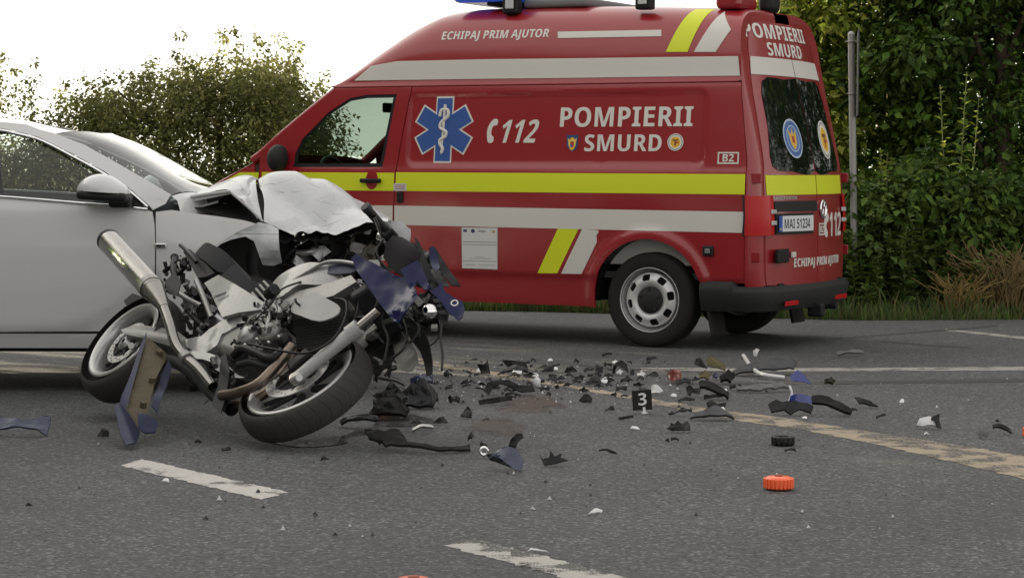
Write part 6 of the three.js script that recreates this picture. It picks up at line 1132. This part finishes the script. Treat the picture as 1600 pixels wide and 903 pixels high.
{ const b = G(1224, 696), o = thing('ribbed_plug', 'round black ribbed plug lying past the tan line', 'plug', [b.x, 0, b.z]); const R = 0.046;
  mesh('plug_body', lathe([[0.001, 0.012], [R * 0.6, 0.012], [R * 0.7, 0.042], [R, 0.04], [R * 1.05, 0.02], [R, 0.002], [0.001, 0.001]], 24), DM.black, o);
  for (let i = 0; i < 12; i++) { const a = i * 0.5236; mesh('rib', box(0.014, 0.036, 0.014, R * Math.cos(a), 0.022, R * Math.sin(a), 0.004), DM.black, o); } }
D('white_hook', 'small white hook standing behind the undertray', 'hook', null, [[1178, 557], [1177, 549], [1182, 545], [1188, 547], [1185, 550], [1182, 558]], DM.white, { tilt: 0.1 });
D('soil_clump', 'brown clump of soil on the tar joint', 'soil clump', [1289, 594, 1308, 604], 'chunk', DM.soil, { tilt: 0.4, thick: 0.04, rough: 0.03 });
D('grey_splinter', 'long grey splinter lying far behind the white line', 'splinter', [1307, 551, 1350, 558], 'strip', DM.pale, { tilt: 1.5 });
D('black_hook_shard', 'black hooked shard right of the black arm', 'plastic shard', null, [[1337, 624], [1342, 625], [1349, 631], [1362, 633], [1373, 637], [1356, 638], [1343, 636]], DM.black, { tilt: 0.8 });
{ const b = G(1450, 671), o = thing('silver_lamp', 'broken silver lamp reflector lying beside the tan line', 'lamp piece', [b.x, 0, b.z]);
  shard('reflector', '', '', null, [[1433, 668], [1437, 659], [1452, 656], [1464, 660], [1470, 671], [1456, 669], [1442, 671]], DM.white, { tilt: 0.5, parent: o }); shard('lamp_frame', '', '', null, [[1447, 650], [1452, 656], [1460, 653], [1469, 648], [1468, 660], [1472, 671], [1464, 671], [1460, 660], [1450, 660]], DM.black, { tilt: 0.3, parent: o }); }
D('black_sliver', 'black sliver lying near the orange flare lamp at the tan line', 'splinter', [1552, 668, 1583, 680], 'fall', DM.black, { tilt: 0.8 });
D('grey_clip', 'small grey clip left of the black sliver', 'clip', [1529, 673, 1547, 686], 'flag', DM.pale, { tilt: 0.4 });
D('dark_wing_panel', 'dark blue grey panel piece with folded tip beside the car sill', 'body panel', null, [[-30, 656], [0, 655], [24, 660], [40, 662], [66, 656], [78, 653], [77, 664], [72, 684], [58, 676], [30, 672], [0, 675], [-30, 680]], DM.blueGrey, { tilt: 0.9 });
D('white_sliver', 'thin white sliver alone on the open asphalt', 'splinter', null, [[919, 805], [930, 801], [942, 801], [940, 804], [928, 806]], DM.white, { tilt: 2, thick: 0.003, curl: 0.004 });
D('pale_ring_piece', 'broken pale ring piece lying on the lane dash', 'ring piece', null, [[824, 865], [830, 860], [842, 860], [858, 866], [840, 862], [831, 862]], DM.white, { tilt: 2, thick: 0.003, curl: 0.004 });
D('silver_rod', 'thin silver rod in front of the dark pile', 'rod', [643, 670, 677, 677], 'strip', M.steel, { tilt: 1.5 });
// pile under the motorcycle nose
[[[580, 600, 640, 648], 'chunk', DM.black, 'large black crumpled cowl under the motorcycle nose'], [[612, 592, 684, 640], 'wedge', DM.black, 'black broken duct at the outer side of the pile under the nose'], [[640, 590, 676, 610], 'strip', DM.blueGrey, 'blue grey plate on top of the pile under the nose'], [[582, 594, 632, 606], 'fall', DM.pale, 'pale double strip behind the front tyre'], [[575, 625, 640, 655], 'wedge', DM.matt, 'dull black liner at the front of the pile under the nose'], [[648, 612, 686, 640], 'chunk', DM.matt, 'dull black lump at the right end of the pile'], [[530, 655, 590, 668], 'strip', DM.grey, 'grey curved strip lying right behind the front tyre tread']].forEach(([b, k, m, l], i) => D('pile_piece', l, 'wreckage', b, k, m, { tilt: 0.6, thick: 0.03, rough: 0.03, curl: 0.05 }));
// smaller splinters
const small = [[700, 619, 719, 632, 'flag'], [719, 641, 738, 655, 'wedge'], [747, 620, 800, 634, 'strip'], [789, 616, 804, 622, 'strip'], [754, 653, 766, 660, 'chunk'], [731, 682, 741, 692, 'chunk'], [750, 695, 761, 703, 'flag'], [677, 654, 700, 664, 'wedge'], [640, 660, 660, 668, 'chunk'], [790, 586, 812, 592, 'strip'], [820, 583, 840, 590, 'chunk'], [692, 582, 706, 591, 'chunk'], [720, 595, 735, 603, 'chunk'], [846, 572, 866, 582, 'wedge'], [881, 574, 902, 584, 'wedge'], [896, 562, 906, 569, 'chunk'], [930, 571, 943, 588, 'flag'], [900, 588, 916, 596, 'chunk'], [917, 586, 940, 600, 'wedge'], [940, 590, 962, 601, 'chunk'], [969, 590, 991, 600, 'chunk'], [904, 606, 922, 616, 'chunk'], [904, 618, 926, 631, 'wedge'], [954, 614, 966, 622, 'chunk'], [945, 640, 960, 645, 'strip'], [966, 651, 990, 658, 'strip'], [1043, 644, 1082, 650, 'strip'], [1038, 690, 1046, 694, 'chunk'], [1048, 687, 1062, 691, 'strip'], [936, 705, 964, 712, 'fall'], [853, 617, 862, 623, 'chunk'], [1056, 595, 1080, 604, 'strip'], [1100, 618, 1130, 626, 'strip'], [1010, 560, 1026, 565, 'strip'], [940, 553, 956, 558, 'strip'], [870, 590, 884, 596, 'chunk'], [150, 675, 170, 685, 'wedge'], [303, 690, 316, 695, 'chunk'], [345, 702, 360, 707, 'strip'], [500, 718, 514, 724, 'chunk'], [590, 690, 606, 698, 'chunk'], [1318, 642, 1340, 648, 'strip'], [1370, 651, 1384, 656, 'strip'], [1226, 704, 1244, 708, 'strip'], [1556, 656, 1564, 662, 'chunk'], [38, 789, 50, 795, 'chunk'], [1010, 582, 1030, 590, 'wedge'], [990, 598, 1008, 606, 'chunk'], [1080, 590, 1094, 598, 'chunk'], [1140, 602, 1158, 610, 'strip'], [1060, 626, 1086, 632, 'strip'], [855, 590, 872, 598, 'wedge'], [770, 604, 784, 610, 'chunk'], [660, 590, 676, 598, 'strip'], [800, 606, 815, 612, 'chunk'], [880, 600, 895, 606, 'chunk'], [962, 606, 980, 612, 'strip'], [925, 602, 942, 608, 'chunk']];
small.forEach(([x0, y0, x1, y1, k]) => D('plastic_splinter', 'small black plastic splinter among the crash debris', 'splinter', [x0, y0, x1, y1], k, R0() < 0.7 ? DM.black : DM.matt, { tilt: 0.3 + 1.4 * R0(), side: R0() - 0.5, thick: 0.006, curl: 0.012, rough: 0.02, group: 'black plastic splinters on the road' }));
[[1406, 625, 1414, 631], [955, 566, 966, 571], [861, 575, 872, 580], [1180, 582, 1190, 588], [1130, 608, 1138, 616], [939, 591, 950, 600], [1122, 640, 1134, 646], [744, 577, 752, 584], [800, 577, 816, 586], [830, 584, 842, 590], [1253, 652, 1262, 656], [855, 562, 864, 566], [1048, 618, 1058, 622], [985, 669, 1000, 673], [252, 751, 264, 756]].forEach(b => D('white_splinter', 'small white plastic splinter among the crash debris', 'splinter', b, 'wedge', DM.white, { tilt: 2.2, thick: 0.003, curl: 0.004, group: 'white plastic splinters on the road' }));
{ const r = rngOf(733); for (let i = 0; i < 60; i++) { const px = 690 + 320 * Math.pow(r(), 0.9), py = 562 + 74 * r() * (0.4 + 0.6 * r()), w = 6 + 12 * r(), h = 3 + 5 * r(); D('plastic_splinter', 'small black plastic splinter among the crash debris', 'splinter', [px, py, px + w, py + h], ['wedge', 'flag', 'strip', 'fall'][Math.floor(4 * r())], r() < 0.7 ? DM.black : DM.matt, { tilt: 0.3 + 1.6 * r(), side: r() - 0.5, thick: 0.005, curl: 0.01, rough: 0.015, group: 'black plastic splinters on the road' }); } }
// crumbs of glass and plastic too small to count
{
  const r = rngOf(808), n = 520, P = [], C_ = [];
  for (let i = 0; i < n; i++) {
    const t = r(), px = t < 0.75 ? 800 + (r() + r() + r() - 1.5) * 360 : 100 + r() * 1480, py = t < 0.75 ? 598 + (r() + r() - 1) * 42 + (px - 800) * 0.03 : 560 + r() * 280, p = G(px, py), s = 0.004 + 0.011 * r() * r(), k = r() < 0.5 ? 0.015 : r() < 0.7 ? 0.5 : 0.2;
    for (let f = 0; f < 4; f++) { const a = f * 2.1 + r(), b = a + 1.8; P.push(p.x + s * Math.cos(a), 0.003, p.z + s * Math.sin(a), p.x + s * Math.cos(b), 0.003 + s * 0.4 * r(), p.z + s * Math.sin(b), p.x + s * 0.3 * (r() - 0.5), 0.004 + s * (0.5 + r()), p.z); for (let q = 0; q < 3; q++) C_.push(k, k, k); }
  }
  const g = new THREE.BufferGeometry(); g.setAttribute('position', new THREE.Float32BufferAttribute(P, 3)); g.setAttribute('color', new THREE.Float32BufferAttribute(C_, 3)); g.computeVertexNormals();
  tag(mesh('debris_crumbs', g, mat(1, 1, 1, 0.4, { vertexColors: true })), 'crumbs of glass and plastic scattered over the road', 'crumbs', null, 'stuff');
}
// ------------------------------------------------------------ numbered evidence marker
{
  const b = G(1005, 646), o = thing('evidence_marker', 'black evidence marker with white number three on a small white foot', 'marker', [b.x, 0, b.z], 0.08), k = 3555 / -b.z; o.rotation.z = 0.06;
  mesh('board', box(31 / k, 31.5 / k, 0.004, -0.001, 21 / k, 0, 0.002), DM.matt, o);
  mesh('numeral', new THREE.ExtrudeGeometry(textShapes('3', -6.6 / k, 13 / k, 6.6 / k, 32.5 / k), { depth: 0.001, bevelEnabled: false, curveSegments: 6 }).translate(0, 0, 0.0025), DM.white, o);
  mesh('foot', merge(box(4 / k, 10 / k, 0.004, 2 / k, 5 / k, 0.005, 0.001), box(0.03, 0.004, 0.05, 2 / k, 0.003, 0.01, 0.001)), DM.white, o);
}
// ------------------------------------------------------------ orange flare lamps
const orange = mat(0.85, 0.13, 0.035, 0.42, { clearcoat: 0.3 });
{
  const b = G(1219.5, 768), R = 0.058, proto = thing('flare_lamp', 'orange ribbed disc flare lamp alone on open asphalt', 'flare lamp', [b.x, 0, b.z + 0.0 - 0.05], 0.2, 'orange flare lamps');
  mesh('lamp_body', lathe([[0.001, 0.004], [R * 0.8, 0.003], [R * 0.93, 0.010], [R * 0.95, 0.03], [R * 0.90, 0.045], [R * 0.76, 0.052], [0.001, 0.055]], 40), orange, proto);
  for (let i = 0; i < 22; i++) { const a = i / 22 * 6.2832; mesh('rib', place(new RoundedBoxGeometry(0.010, 0.040, 0.011, 2, 0.004), new THREE.Matrix4().makeRotationY(-a).setPosition(R * 0.955 * Math.cos(a), 0.027, R * 0.955 * Math.sin(a))), orange, proto); }
  mesh('top_button', lathe([[0.001, 0.060], [0.016, 0.059], [0.018, 0.054]], 16), mat(0.25, 0.04, 0.015, 0.5), proto);
  const more = [[G(1619, 684), 'orange ribbed disc flare lamp standing beside the tan line'], [G(646, 931), 'orange ribbed disc flare lamp standing near the worn lane dash']];
  for (const [p, l] of more) { const c = proto.clone(); c.name = numbered('flare_lamp'); c.position.set(p.x, 0, p.z); c.userData = { ...proto.userData, label: l }; scene.add(c); }
}
// ------------------------------------------------------------ sign post seen edge-on
{
  const g = G(1337, 487), o = thing('sign_post', 'galvanised metal sign post with plate seen edge on', 'sign post', [g.x, -0.03, g.z]), k = 3555 / -g.z, zc = g.z;
  const top = atZ(1331, 54, g.z), bot = V3(0, 0, 0), t = top.clone().sub(V3(g.x, -0.03, g.z)); const galv = mat(0.32, 0.32, 0.305, 0.55, { metalness: 0.4 });
  mesh('pole', rod(bot, t, 0.030, 0.030, 18), galv, o); mesh('pole_cap', new THREE.SphereGeometry(0.031, 14, 8).translate(t.x, t.y, t.z), galv, o);
  const at2 = f => bot.clone().lerp(t, f);
  const pc = at2(0.86); mesh('sign_plate', place(new RoundedBoxGeometry(0.012, 0.74, 0.74, 2, 0.004), new THREE.Matrix4().makeRotationY(-0.14).setPosition(pc.x + 0.052, pc.y, pc.z)), mat(0.09, 0.09, 0.085, 0.6, { metalness: 0.3 }), o);
  for (const f of [0.975, 0.79]) { const p = at2(f), c = mesh('clamp', merge(new THREE.TorusGeometry(0.034, 0.006, 6, 18).rotateX(Math.PI / 2).translate(p.x, p.y, p.z), box(0.05, 0.025, 0.03, p.x + 0.03, p.y, p.z, 0.004)), galv, o); mesh('clamp_bolt', rod(V3(p.x - 0.05, p.y, p.z + 0.01), V3(p.x - 0.025, p.y, p.z + 0.01), 0.006), M.steel, c); }
}

renderer.render(scene, camera);
